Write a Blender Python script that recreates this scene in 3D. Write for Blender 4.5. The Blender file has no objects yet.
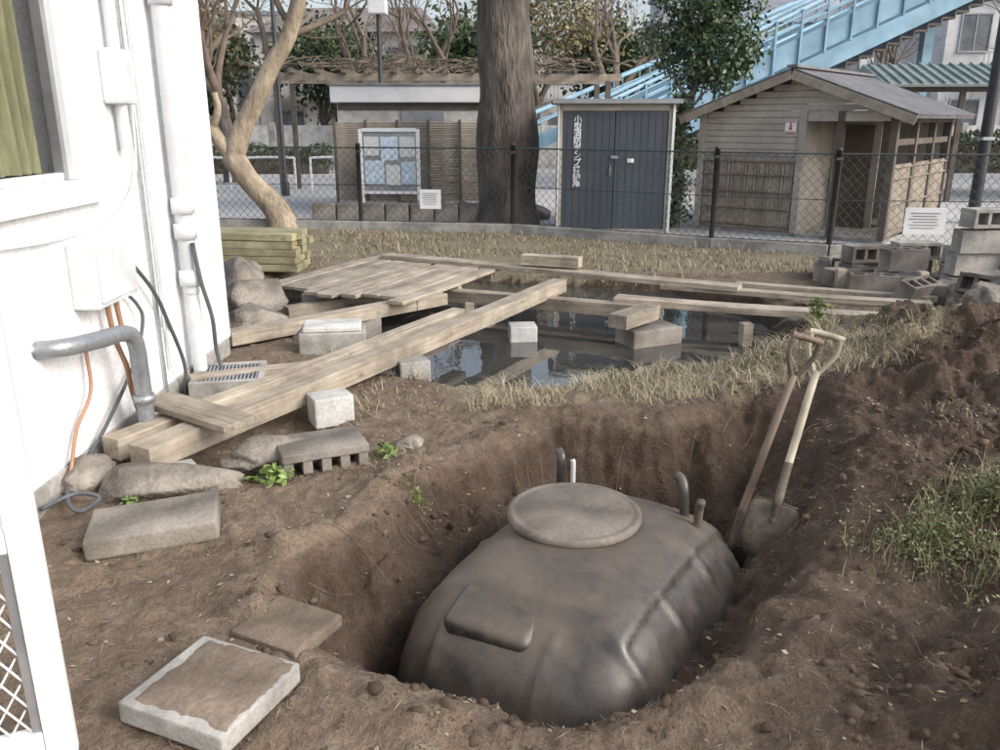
import bpy, bmesh, math, random
import numpy as np
from mathutils import Vector, Matrix, Euler, noise
random.seed(7)
rng = np.random.default_rng(7)
R = math.radians
scene = bpy.context.scene
COL = scene.collection

# ------------------------------------------------------------------ materials
def new_mat(name):
    m = bpy.data.materials.new(name); m.use_nodes = True
    nt = m.node_tree
    b = nt.nodes['Principled BSDF']
    return m, nt, b

def N(nt, t, **kw):
    n = nt.nodes.new(t)
    for k, v in kw.items():
        setattr(n, k, v)
    return n

def ramp(nt, src, stops):
    r = N(nt, 'ShaderNodeValToRGB')
    el = r.color_ramp.elements
    while len(el) < len(stops): el.new(0.5)
    for e, (p, c) in zip(el, stops):
        e.position = p
        e.color = (c[0], c[1], c[2], 1) if hasattr(c, '__len__') else (c, c, c, 1)
    nt.links.new(src, r.inputs[0])
    return r.outputs[0]

def noise_n(nt, vec, scale, detail=3, rough=0.6):
    n = N(nt, 'ShaderNodeTexNoise')
    n.inputs['Scale'].default_value = scale
    n.inputs['Detail'].default_value = detail
    n.inputs['Roughness'].default_value = rough
    if vec is not None: nt.links.new(vec, n.inputs['Vector'])
    return n.outputs['Fac']

def mixc(nt, a, b, fac, mode='MIX'):
    m = N(nt, 'ShaderNodeMix', data_type='RGBA', blend_type=mode)
    for sock, v in ((m.inputs[0], fac), (m.inputs[6], a), (m.inputs[7], b)):
        if isinstance(v, bpy.types.NodeSocket):
            nt.links.new(v, sock)
        elif hasattr(v, '__len__'):
            sock.default_value = (v[0], v[1], v[2], 1)
        else:
            sock.default_value = v
    return m.outputs[2]

def bump(nt, b, h, strength, dist=0.01, prev=None):
    bp = N(nt, 'ShaderNodeBump')
    bp.inputs['Strength'].default_value = strength
    bp.inputs['Distance'].default_value = dist
    nt.links.new(h, bp.inputs['Height'])
    if prev is not None: nt.links.new(prev, bp.inputs['Normal'])
    nt.links.new(bp.outputs[0], b.inputs['Normal'])
    return bp.outputs[0]

def pm(name, c1, c2, scale=6, rough=0.8, bs=0.3, bd=0.004, metallic=0.0, stretch=(1,1,1), stain=0.25, fine=60, rnd=0.12):
    m, nt, b = new_mat(name)
    tc = N(nt, 'ShaderNodeTexCoord')
    mp = N(nt, 'ShaderNodeMapping'); mp.inputs['Scale'].default_value = stretch
    nt.links.new(tc.outputs['Object'], mp.inputs[0])
    v = mp.outputs[0]
    f = noise_n(nt, v, scale, 4, 0.65)
    col = ramp(nt, f, [(0.3, c1), (0.7, c2)])
    f2 = noise_n(nt, tc.outputs['Object'], scale*0.35, 2, 0.6)
    st = ramp(nt, f2, [(0.35, 1-stain), (0.6, 1.0)])
    col = mixc(nt, col, st, 1.0, 'MULTIPLY')
    if bs > 0.12:
        f3 = noise_n(nt, v, fine, 1, 0.7)
        sp = ramp(nt, f3, [(0.3, 0.85), (0.6, 1.06)])
        col = mixc(nt, col, sp, 1.0, 'MULTIPLY')
    oi = N(nt, 'ShaderNodeObjectInfo')
    rr = ramp(nt, oi.outputs['Random'], [(0, 1-rnd), (1, 1+rnd*0.5)])
    col = mixc(nt, col, rr, 1.0, 'MULTIPLY')
    nt.links.new(col, b.inputs['Base Color'])
    b.inputs['Roughness'].default_value = rough
    b.inputs['Metallic'].default_value = metallic
    if bs > 0.12:
        p = bump(nt, b, f, bs, bd*3)
        bump(nt, b, f3, bs, bd, p)
    return m

def wood_mat(name, c1, c2, c3):
    m, nt, b = new_mat(name)
    tc = N(nt, 'ShaderNodeTexCoord')
    oi = N(nt, 'ShaderNodeObjectInfo')
    add = N(nt, 'ShaderNodeVectorMath', operation='ADD')
    nt.links.new(tc.outputs['Object'], add.inputs[0])
    sc = N(nt, 'ShaderNodeVectorMath', operation='SCALE'); sc.inputs['Scale'].default_value = 7.0
    cx = N(nt, 'ShaderNodeCombineXYZ')
    for i in range(3): nt.links.new(oi.outputs['Random'], cx.inputs[i])
    nt.links.new(cx.outputs[0], sc.inputs[0]); nt.links.new(sc.outputs[0], add.inputs[1])
    mp = N(nt, 'ShaderNodeMapping'); mp.inputs['Scale'].default_value = (1.2, 26, 26)
    nt.links.new(add.outputs[0], mp.inputs[0])
    g = noise_n(nt, mp.outputs[0], 1.5, 5, 0.65)
    col = ramp(nt, g, [(0.28, c1), (0.5, c2), (0.72, c3)])
    w = noise_n(nt, add.outputs[0], 2.6, 4, 0.7)
    col = mixc(nt, col, ramp(nt, w, [(0.35, (0.48,0.47,0.46)), (0.62, (1,1,1))]), 0.9, 'MULTIPLY')
    mp2 = N(nt, 'ShaderNodeMapping'); mp2.inputs['Scale'].default_value = (3.0, 9, 9)
    nt.links.new(add.outputs[0], mp2.inputs[0])
    vo = N(nt, 'ShaderNodeTexVoronoi'); vo.inputs['Scale'].default_value = 1.0
    nt.links.new(mp2.outputs[0], vo.inputs['Vector'])
    k = ramp(nt, vo.outputs['Distance'], [(0.05, 0.45), (0.13, 1.0)])
    col = mixc(nt, col, k, 0.9, 'MULTIPLY')
    rr = ramp(nt, oi.outputs['Random'], [(0, 0.74), (1, 1.1)])
    col = mixc(nt, col, rr, 1.0, 'MULTIPLY')
    nt.links.new(col, b.inputs['Base Color'])
    b.inputs['Roughness'].default_value = 0.75
    bump(nt, b, g, 0.35, 0.004)
    return m

def vcol_mat(name, rough=0.7, attr='Col'):
    m, nt, b = new_mat(name)
    a = N(nt, 'ShaderNodeAttribute', attribute_name=attr)
    nt.links.new(a.outputs['Color'], b.inputs['Base Color'])
    b.inputs['Roughness'].default_value = rough
    return m

M_wood = wood_mat('weathered_timber', (0.28,0.23,0.175), (0.45,0.39,0.31), (0.58,0.525,0.44))
M_woodnew = wood_mat('treated_timber', (0.28,0.25,0.14), (0.42,0.39,0.24), (0.54,0.50,0.33))
M_conc = pm('concrete', (0.30,0.29,0.27), (0.46,0.45,0.42), 9, 0.9, 0.4, 0.004, stain=0.4)
M_concw = pm('pale_concrete', (0.50,0.50,0.48), (0.64,0.64,0.62), 9, 0.85, 0.3, 0.003, stain=0.3)
M_concd = pm('dirty_concrete', (0.19,0.165,0.14), (0.35,0.325,0.29), 5, 0.92, 0.5, 0.005, stain=0.55)
M_stone = pm('boulder_stone', (0.17,0.148,0.125), (0.36,0.33,0.29), 5, 0.9, 0.8, 0.012, stain=0.5, fine=35)
M_white = pm('white_wall_paint', (0.80,0.82,0.84), (0.88,0.89,0.90), 3, 0.6, 0.13, 0.001, stain=0.06, rnd=0.0)
M_whitem = pm('white_metal', (0.76,0.78,0.80), (0.84,0.85,0.87), 4, 0.4, 0.05, 0.001, stain=0.12, rnd=0.03)
M_box = pm('weathered_white_plastic', (0.62,0.64,0.66), (0.72,0.74,0.76), 7, 0.45, 0.05, 0.001, stain=0.2, rnd=0.03)
M_alu = pm('grey_metal', (0.34,0.35,0.37), (0.46,0.47,0.49), 6, 0.4, 0.1, 0.001, metallic=0.6)
M_steel = pm('galvanised_pipe', (0.30,0.32,0.35), (0.42,0.44,0.47), 7, 0.4, 0.15, 0.002, metallic=0.5)
M_black = pm('dark_painted_metal', (0.025,0.028,0.032), (0.05,0.053,0.057), 6, 0.5, 0.1, 0.001)
M_fence = pm('fence_green_wire', (0.040,0.052,0.055), (0.06,0.075,0.078), 6, 0.5, 0.0)
M_pump = pm('door_dark_grey', (0.050,0.062,0.078), (0.070,0.084,0.102), 3, 0.45, 0.08, 0.001, stain=0.2)
M_bamboo = pm('bamboo_poles', (0.26,0.215,0.165), (0.44,0.385,0.31), 7, 0.7, 0.2, 0.002, stretch=(1,1,0.3))
M_bambood = pm('bamboo_dark', (0.12,0.095,0.07), (0.22,0.185,0.145), 7, 0.8, 0.2, 0.002)
M_siding = pm('beige_siding', (0.38,0.35,0.305), (0.50,0.465,0.415), 4, 0.75, 0.15, 0.002)
M_timberd = pm('dark_brown_timber', (0.095,0.075,0.062), (0.16,0.132,0.108), 6, 0.75, 0.2, 0.002)
M_roof = pm('grey_roof_tile', (0.13,0.13,0.14), (0.24,0.24,0.25), 7, 0.7, 0.3, 0.004)
M_roofg = pm('green_grey_roof', (0.22,0.28,0.27), (0.33,0.39,0.37), 5, 0.6, 0.1, 0.002)
M_blue = pm('sky_blue_paint', (0.22,0.40,0.53), (0.32,0.50,0.62), 3, 0.5, 0.08, 0.001, stain=0.28)
M_glass = pm('window_dark_glass', (0.12,0.13,0.145), (0.20,0.215,0.23), 2, 0.12, 0.0)
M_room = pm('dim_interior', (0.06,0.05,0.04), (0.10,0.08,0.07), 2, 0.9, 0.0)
M_curtain = pm('olive_curtain', (0.14,0.145,0.08), (0.22,0.225,0.13), 5, 0.85, 0.3, 0.004, stretch=(1,1,0.2))
M_bark = pm('dark_tree_bark', (0.075,0.062,0.052), (0.22,0.19,0.165), 6, 0.95, 1.0, 0.03, stretch=(1,1,0.25), fine=22, stain=0.4)
M_barkp = pm('pale_tree_bark', (0.27,0.215,0.15), (0.55,0.46,0.35), 6, 0.9, 0.7, 0.015, stretch=(1,1,0.4), fine=25, stain=0.35)
M_twig = pm('twig_bark', (0.13,0.10,0.08), (0.23,0.185,0.145), 5, 0.9, 0.0)
M_pvc = pm('white_pvc', (0.62,0.64,0.66), (0.72,0.74,0.76), 5, 0.4, 0.05, 0.001, stain=.18)
M_hose = pm('orange_hose', (0.36,0.19,0.11), (0.46,0.26,0.16), 5, 0.5, 0.05, 0.001)
M_hosed = pm('grey_hose', (0.07,0.08,0.09), (0.13,0.14,0.155), 5, 0.5, 0.05, 0.001)
M_red = pm('red_paint', (0.5,0.06,0.05), (0.6,0.08,0.07), 5, 0.5, 0.0)
M_poster = pm('poster_print', (0.25,0.45,0.65), (0.80,0.84,0.88), 14, 0.5, 0.0, stain=0.1)
M_poster2 = pm('poster_text', (0.50,0.55,0.6), (0.88,0.88,0.86), 30, 0.5, 0.0, stain=0.1)
M_shovelm = pm('muddy_steel', (0.095,0.075,0.056), (0.22,0.185,0.15), 16, 0.75, 0.4, 0.003, metallic=0.15, stain=0.5)
M_handle = pm('pale_ash_handle', (0.34,0.295,0.22), (0.50,0.45,0.36), 20, 0.6, 0.2, 0.002, stretch=(1,1,0.1), stain=.4)
M_handled = pm('brown_handle', (0.12,0.085,0.062), (0.21,0.155,0.12), 20, 0.6, 0.2, 0.002, stretch=(1,1,0.1))
M_pave = pm('park_pavement', (0.42,0.42,0.42), (0.52,0.515,0.51), 0.8, 0.9, 0.2, 0.003, stain=0.12, fine=30)
M_leaf = vcol_mat('foliage_leaves', 0.5)
M_grass = vcol_mat('grass_blades', 0.7)
M_clod = vcol_mat('soil_clods', 0.95)

def tank_mat():
    m, nt, b = new_mat('muddy_black_plastic')
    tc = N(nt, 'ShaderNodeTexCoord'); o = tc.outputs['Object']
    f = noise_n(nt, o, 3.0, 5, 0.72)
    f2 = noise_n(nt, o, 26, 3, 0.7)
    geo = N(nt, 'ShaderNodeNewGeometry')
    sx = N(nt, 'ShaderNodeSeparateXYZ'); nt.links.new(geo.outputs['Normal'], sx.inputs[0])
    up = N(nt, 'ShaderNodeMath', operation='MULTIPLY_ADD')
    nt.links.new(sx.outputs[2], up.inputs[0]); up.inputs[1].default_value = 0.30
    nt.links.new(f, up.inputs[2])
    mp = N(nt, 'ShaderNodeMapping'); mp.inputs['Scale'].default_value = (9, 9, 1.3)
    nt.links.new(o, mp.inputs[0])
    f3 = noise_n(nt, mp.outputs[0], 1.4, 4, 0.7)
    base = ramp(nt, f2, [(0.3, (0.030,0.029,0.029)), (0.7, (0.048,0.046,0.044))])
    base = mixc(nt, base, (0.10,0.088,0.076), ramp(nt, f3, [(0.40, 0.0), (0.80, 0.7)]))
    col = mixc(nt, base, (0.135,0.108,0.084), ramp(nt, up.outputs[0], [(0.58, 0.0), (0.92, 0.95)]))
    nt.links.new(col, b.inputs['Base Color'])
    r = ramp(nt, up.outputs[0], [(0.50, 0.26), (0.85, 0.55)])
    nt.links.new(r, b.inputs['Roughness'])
    b.inputs['Specular IOR Level'].default_value = .6
    p = bump(nt, b, f2, 0.2, 0.004)
    bump(nt, b, f3, 0.2, 0.005, p)
    return m
M_tank = tank_mat()

def water_mat():
    m, nt, b = new_mat('pond_water')
    tc = N(nt, 'ShaderNodeTexCoord'); o = tc.outputs['Object']
    f = noise_n(nt, o, 5.0, 2, 0.5)
    f2 = noise_n(nt, o, 1.2, 3, 0.6)
    nt.links.new(ramp(nt, f2, [(0.3, (0.030,0.033,0.033)), (0.7, (0.060,0.062,0.058))]), b.inputs['Base Color'])
    b.inputs['Roughness'].default_value = 0.02
    b.inputs['IOR'].default_value = 2.0
    bump(nt, b, f, 0.07, 0.02)
    return m
M_water = water_mat()

def ground_mat():
    m, nt, b = new_mat('soil_ground')
    tc = N(nt, 'ShaderNodeTexCoord'); o = tc.outputs['Object']
    a = N(nt, 'ShaderNodeAttribute', attribute_name='Zone')
    sep = N(nt, 'ShaderNodeSeparateColor'); nt.links.new(a.outputs['Color'], sep.inputs[0])
    n1 = noise_n(nt, o, 1.3, 4, 0.65)
    n2 = noise_n(nt, o, 9, 5, 0.72)
    n3 = noise_n(nt, o, 60, 3, 0.75)
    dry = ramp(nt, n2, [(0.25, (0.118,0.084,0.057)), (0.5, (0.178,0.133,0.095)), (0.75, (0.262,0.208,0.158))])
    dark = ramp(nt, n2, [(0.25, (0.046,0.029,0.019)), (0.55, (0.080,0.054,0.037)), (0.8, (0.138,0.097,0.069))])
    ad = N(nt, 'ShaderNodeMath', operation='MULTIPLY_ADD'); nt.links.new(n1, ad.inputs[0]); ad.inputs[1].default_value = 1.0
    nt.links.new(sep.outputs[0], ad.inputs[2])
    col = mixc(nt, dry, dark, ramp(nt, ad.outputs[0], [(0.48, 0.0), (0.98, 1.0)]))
    gr = ramp(nt, n3, [(0.25, (0.13,0.108,0.066)), (0.55, (0.25,0.218,0.145)), (0.8, (0.37,0.33,0.24))])
    ad2 = N(nt, 'ShaderNodeMath', operation='MULTIPLY_ADD'); nt.links.new(n2, ad2.inputs[0]); ad2.inputs[1].default_value = 0.8
    nt.links.new(sep.outputs[1], ad2.inputs[2])
    col = mixc(nt, col, gr, ramp(nt, ad2.outputs[0], [(0.6, 0.0), (1.1, 0.9)]))
    col = mixc(nt, col, ramp(nt, n3, [(0.3, 0.70), (0.65, 1.14)]), 1.0, 'MULTIPLY')
    nt.links.new(col, b.inputs['Base Color'])
    b.inputs['Roughness'].default_value = 0.95
    p = bump(nt, b, n2, 0.8, 0.035)
    bump(nt, b, n3, 1.0, 0.013, p)
    return m
M_ground = ground_mat()

# ------------------------------------------------------------------ mesh helpers
def link(ob, parent=None):
    COL.objects.link(ob)
    if parent is not None: ob.parent = parent
    return ob

def group(name, loc=(0,0,0), rz=0.0):
    e = bpy.data.objects.new(name, None)
    e.location = loc; e.rotation_euler = (0, 0, R(rz)); e.empty_display_size = 0.1
    COL.objects.link(e)
    return e

def mesh_np(name, verts, faces, mat, cols=None, parent=None, smooth=False, attr='Col'):
    verts = np.asarray(verts, dtype=np.float32); 
    me = bpy.data.meshes.new(name)
    faces = np.asarray(faces, dtype=np.int32)
    nf, k = faces.shape
    me.vertices.add(len(verts)); me.vertices.foreach_set('co', verts.ravel())
    me.loops.add(nf*k); me.loops.foreach_set('vertex_index', faces.ravel())
    me.polygons.add(nf)
    me.polygons.foreach_set('loop_start', np.arange(0, nf*k, k, dtype=np.int32))
    if smooth: me.polygons.foreach_set('use_smooth', np.ones(nf, dtype=bool))
    me.update(calc_edges=True)
    if cols is not None:
        ca = me.color_attributes.new(attr, 'FLOAT_COLOR', 'POINT')
        c4 = np.ones((len(verts), 4), dtype=np.float32); c4[:, :3] = cols
        ca.data.foreach_set('color', c4.ravel())
    me.materials.append(mat)
    ob = bpy.data.objects.new(name, me)
    return link(ob, parent)

def bm_obj(name, bm, mat, parent=None, loc=(0,0,0), rot=(0,0,0), smooth=False):
    me = bpy.data.meshes.new(name); bm.to_mesh(me); bm.free()
    if smooth:
        for p in me.polygons: p.use_smooth = True
    me.materials.append(mat)
    ob = bpy.data.objects.new(name, me); ob.location = loc; ob.rotation_euler = rot
    return link(ob, parent)

def add_box(bm, size, c, bev=0.0, rz=0.0):
    r = bmesh.ops.create_cube(bm, size=1.0)
    vs = r['verts']
    bmesh.ops.scale(bm, vec=size, verts=vs)
    if rz: bmesh.ops.rotate(bm, cent=(0,0,0), matrix=Matrix.Rotation(rz, 3, 'Z'), verts=vs)
    bmesh.ops.translate(bm, vec=c, verts=vs)
    if bev > 0:
        es = list({e for v in vs for e in v.link_edges})
        bmesh.ops.bevel(bm, geom=es, offset=bev, segments=2, affect='EDGES', profile=0.6)

def box(name, size, loc, mat, parent=None, rot=(0,0,0), bev=0.004):
    bm = bmesh.new(); add_box(bm, size, (0,0,0), min(bev, min(size)*0.3))
    return bm_obj(name, bm, mat, parent, loc, rot)

def boxes(name, lst, mat, parent=None, loc=(0,0,0), rot=(0,0,0), bev=0.0):
    bm = bmesh.new()
    for s, c in lst: add_box(bm, s, c, bev)
    return bm_obj(name, bm, mat, parent, loc, rot)

def span(name, x0, x1, y0, y1, z0, z1, mat, parent=None, bev=0.003):
    return box(name, (x1-x0, y1-y0, z1-z0), ((x0+x1)/2, (y0+y1)/2, (z0+z1)/2), mat, parent, bev=bev)

def tube_data(V, F, pts, rads, n=8, cap=True):
    pts = [Vector(p) for p in pts]
    base = len(V)
    up = Vector((0.13, 0.31, 0.94)).normalized()
    prev = None
    for i, p in enumerate(pts):
        if i == 0: d = pts[1]-pts[0]
        elif i == len(pts)-1: d = pts[-1]-pts[-2]
        else: d = pts[i+1]-pts[i-1]
        d.normalize()
        if prev is None:
            a = d.cross(up)
            if a.length < 0.05: a = d.cross(Vector((1,0,0)))
            a.normalize()
        else:
            a = prev - d*prev.dot(d)
            a.normalize()
        prev = a
        b = d.cross(a)
        r = rads[i] if hasattr(rads, '__len__') else rads
        for k in range(n):
            t = 2*math.pi*k/n
            V.append(p + (a*math.cos(t)+b*math.sin(t))*r)
    for i in range(len(pts)-1):
        for k in range(n):
            k2 = (k+1) % n
            F.append((base+i*n+k, base+i*n+k2, base+(i+1)*n+k2, base+(i+1)*n+k))
    if cap and n >= 4 and n % 2 == 0:
        for st in (base, base+(len(pts)-1)*n):
            for k in range(1, n-2, 2):
                F.append((st, st+k, st+k+1, st+k+2))

def tube(name, pts, rads, mat, parent=None, n=10, smooth=True):
    V, F = [], []
    tube_data(V, F, pts, rads, n)
    return mesh_np(name, [tuple(v) for v in V], F, mat, parent=parent, smooth=smooth)

def smooth_path(pts, k=6):
    pts = [Vector(p) for p in pts]
    out = []
    P = [pts[0]*2-pts[1]] + pts + [pts[-1]*2-pts[-2]]
    for i in range(1, len(P)-2):
        for j in range(k):
            t = j/k
            p0, p1, p2, p3 = P[i-1], P[i], P[i+1], P[i+2]
            out.append(0.5*((2*p1)+(-p0+p2)*t+(2*p0-5*p1+4*p2-p3)*t*t+(-p0+3*p1-3*p2+p3)*t**3))
    out.append(pts[-1])
    return out

def lathe(name, prof, mat, parent=None, loc=(0,0,0), rot=(0,0,0), n=48, smooth=True):
    bm = bmesh.new()
    rings = []
    for r, z in prof:
        rings.append([bm.verts.new((max(r,1e-4)*math.cos(2*math.pi*k/n), max(r,1e-4)*math.sin(2*math.pi*k/n), z)) for k in range(n)])
    for a, b in zip(rings, rings[1:]):
        for k in range(n):
            bm.faces.new((a[k], a[(k+1)%n], b[(k+1)%n], b[k]))
    bmesh.ops.recalc_face_normals(bm, faces=bm.faces)
    return bm_obj(name, bm, mat, parent, loc, rot, smooth)

def rock(name, loc, size, seed, mat=None, rz=0, parent=None, rough=0.28):
    bm = bmesh.new()
    bmesh.ops.create_icosphere(bm, subdivisions=4, radius=1.0)
    o = Vector((seed*3.1, seed*1.7, seed*0.9))
    for v in bm.verts:
        n = v.co.normalized()
        d = 1 + rough*noise.fractal(n*1.3+o, 1.0, 2.0, 4) + 0.06*noise.noise(n*6+o)
        p = n*d
        for k in range(6):
            pn = Vector((math.sin(seed+k*2.1), math.cos(seed*1.3+k*1.7), math.sin(k*1.1+seed*0.7))).normalized()
            dd = p.dot(pn)
            if dd > 0.70: p -= pn*(dd-0.70)*0.9
        v.co = Vector((p.x*size[0], p.y*size[1], p.z*size[2]))
    return bm_obj(name, bm, mat or M_stone, parent, loc, (0,0,R(rz)), True)

# ------------------------------------------------------------------ terrain
TAB = rng.random((256, 256))
def vnoise(x, y):
    xi = np.floor(x).astype(int); yi = np.floor(y).astype(int)
    fx = x-xi; fy = y-yi
    fx = fx*fx*(3-2*fx); fy = fy*fy*(3-2*fy)
    g = lambda i, j: TAB[i & 255, j & 255]
    return (g(xi,yi)*(1-fx)+g(xi+1,yi)*fx)*(1-fy) + (g(xi,yi+1)*(1-fx)+g(xi+1,yi+1)*fx)*fy
def fbm(x, y, s, o=4):
    v = 0; a = 0.5; t = 0
    for i in range(o):
        c, sn = math.cos(i*1.1+.4), math.sin(i*1.1+.4)
        v = v + a*vnoise((x*c-y*sn)*s+13.7*i+5, (x*sn+y*c)*s+7.3*i+91); t += a
        a *= 0.5; s *= 2.05
    return v/t - 0.5
def sdf(px, py, poly):
    d = np.full(px.shape, 1e9); s = np.ones(px.shape)
    n = len(poly); j = n-1
    for i in range(n):
        ax, ay = poly[i]; bx, by = poly[j]
        ex, ey = bx-ax, by-ay; wx, wy = px-ax, py-ay
        t = np.clip((wx*ex+wy*ey)/(ex*ex+ey*ey), 0, 1)
        d = np.minimum(d, (wx-ex*t)**2+(wy-ey*t)**2)
        c1 = py >= ay; c2 = py < by; c3 = ex*wy > ey*wx
        flip = (c1 & c2 & c3) | (~c1 & ~c2 & ~c3)
        s = np.where(flip, -s, s); j = i
    return s*np.sqrt(d)
def sstep(a, b, x):
    t = np.clip((x-a)/(b-a), 0, 1); return t*t*(3-2*t)

PIT = [(-.74,2.66),(-.80,2.95),(-.55,3.25),(-.42,3.72),(-.08,4.16),(.30,4.60),(.95,4.56),(1.5,4.86),(1.86,4.62),(1.66,3.9),(1.36,3.25),
       (1.0,2.69),(.78,2.40),(.48,2.18),(.18,2.08),(-.08,2.13),(-.34,2.28),(-.58,2.44)]
POND = [(-1.0,5.80),(-.3,5.45),(.4,5.45),(1.0,5.65),(1.9,5.95),(2.6,6.6),(2.6,8.2),(1.8,9.3),(-.5,10.0),(-2.4,10.0),(-3.1,8.9),(-2.4,7.8),(-1.7,7.0)]
FL = [(-12,14.6),(-7.4,14.1),(-4.8,13.9),(-2.25,13.6),(.2,13.2),(2.94,11.6),(4.33,10.95),(6.4,10.7),(9.5,10.4),(13,10.2)]
def fence_y(x):
    return np.interp(x, [p[0] for p in FL], [p[1] for p in FL])

def height(x, y, want=False):
    x = np.asarray(x, float); y = np.asarray(y, float)
    near = 1-sstep(7.5, 10.5, y)
    far = sstep(-0.8, 0.0, y-fence_y(x))
    nf = np.clip(near*0.8+0.2, 0, 1)
    h = (0.09*fbm(x,y,0.9) + 0.07*fbm(x,y,3.2) + 0.045*fbm(x+9,y,9,4) + 0.020*fbm(x+4,y+8,34,2))*nf
    def g(cx, cy, rx, ry, a):
        return a*np.exp(-(((x-cx)/rx)**2+((y-cy)/ry)**2))
    lump = 1+1.3*fbm(x+31,y+7,2.6,4)
    m = g(3.2,5.0,1.0,1.0,.38)+g(3.9,6.3,1.1,.8,.26)+g(2.6,2.9,.85,1.1,.28)+g(1.55,1.80,.60,.48,.30)+g(1.95,3.9,.35,.5,.08)+g(2.1,5.3,.6,.4,.10)
    mk = np.clip(m*4,0,1)
    h = h + m*lump + 0.19*mk*fbm(x+3,y+11,6,4) + .06*mk*fbm(x+3,y+11,24,3)
    dp = -sdf(x, y, PIT)
    dpn = dp + 0.12*fbm(x+50,y,3.0,3) + .05*fbm(x+5,y+2,9,3)
    fa = np.interp(dpn, [-.08,0,.05,.11,.27,.34,.5], [0,-.03,-.15,-.21,-.29,-.60,-.85])
    fb = np.interp(dpn, [-.10,0,.30,.60], [0,-.03,-.33,-.80])
    wr = sstep(0.95, 1.25, x)*sstep(2.8, 3.2, y)
    fc = np.interp(dpn, [-.08,0,.08,.14,.24,.5], [0,-.04,-.26,-.34,-.66,-.85])
    wf = sstep(4.0, 4.3, y)*(1-wr)
    pit = fa*(1-wr)*(1-wf)+fb*wr+fc*wf
    ins = sstep(-.03,.08,dpn)
    pit = pit + ins*(.15*fbm(x+60,y+4,7,3) + .07*fbm(x+61,y+14,22,3))
    lip = 0.03*np.exp(-((dpn+0.14)/0.10)**2)*(1+3*fbm(x,y+44,7,3))
    dq = -sdf(x, y, POND) + 0.26*fbm(x+20,y+40,1.8,4)
    pond = np.interp(dq, [-.25,-.05,.10,.6], [0,-.05,-.30,-.65])
    h = h*(1-far) + pit + lip + pond
    h = h + g(-1.35,4.35,.45,.5,-.10)
    h = h*(1-far) - 0.01*far
    if want: return h, dpn, dq, m, far
    return h

def H(x, y): return float(height(np.array([x]), np.array([y]))[0])

def geo(a, b, first, ratio=1.35):
    out = []; s = first; p = a
    sg = 1 if b > a else -1
    while (b-p)*sg > 0:
        p += s*sg; out.append(p); s *= ratio
    return out
xs = sorted(geo(-2.6,-500,.1)) + list(np.arange(-2.6,3.4,.0145)) + list(np.arange(3.4,8,.05)) + geo(8,500,.12)
ys = sorted(geo(1.4,-300,.05)) + list(np.arange(1.4,5.0,.0135)) + list(np.arange(5.0,7,.025)) + list(np.arange(7,14.6,.06)) + geo(14.6,700,.15)
xs = np.array(xs); ys = np.array(ys)
X, Y = np.meshgrid(xs, ys)
hh, dpn, dq, mm, far = height(X, Y, True)
nx, ny = len(xs), len(ys)
idx = np.arange(nx*ny).reshape(ny, nx)
faces = np.stack([idx[:-1,:-1], idx[:-1,1:], idx[1:,1:], idx[1:,:-1]], -1).reshape(-1,4)
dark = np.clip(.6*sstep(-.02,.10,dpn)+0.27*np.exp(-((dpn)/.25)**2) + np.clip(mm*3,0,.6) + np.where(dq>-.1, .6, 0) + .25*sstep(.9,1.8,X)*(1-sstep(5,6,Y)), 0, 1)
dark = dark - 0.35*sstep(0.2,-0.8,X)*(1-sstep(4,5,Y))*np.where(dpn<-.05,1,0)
gz = sstep(9.2, 9.9, Y) + (sstep(4.7,5.2,Y)*(1-sstep(6.6,7.2,Y))*sstep(-.8,0,X)*(1-sstep(2.6,3.2,X)))*0.7
gz = np.clip(gz*(1+1.4*fbm(X,Y,1.5)), 0, 1)*np.where(dq>0,0,1)
zone = np.stack([np.clip(dark,0,1).ravel(), gz.ravel(), np.zeros(nx*ny)], 1)
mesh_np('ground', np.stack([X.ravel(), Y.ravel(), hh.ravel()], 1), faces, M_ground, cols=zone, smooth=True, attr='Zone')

cx = sum(p[0] for p in POND)/len(POND); cy = sum(p[1] for p in POND)/len(POND)
bm = bmesh.new()
bm.faces.new([bm.verts.new((cx+(p[0]-cx)*1.08, cy+(p[1]-cy)*1.08, -0.165)) for p in POND])
bm_obj('pond_water', bm, M_water)

pv = [(p[0]*1.0, p[1]+0.08) for p in FL]
V = []; F = []
xx = [-90]+[p[0] for p in pv]+[90]; yy = [pv[0][1]]+[p[1] for p in pv]+[pv[-1][1]]
for a, b in zip(xx, yy): V += [(a, b, .012), (a, 60, .012)]
for i in range(len(xx)-1): F.append((2*i, 2*i+2, 2*i+3, 2*i+1))
mesh_np('pavement', V, F, M_pave)

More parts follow.
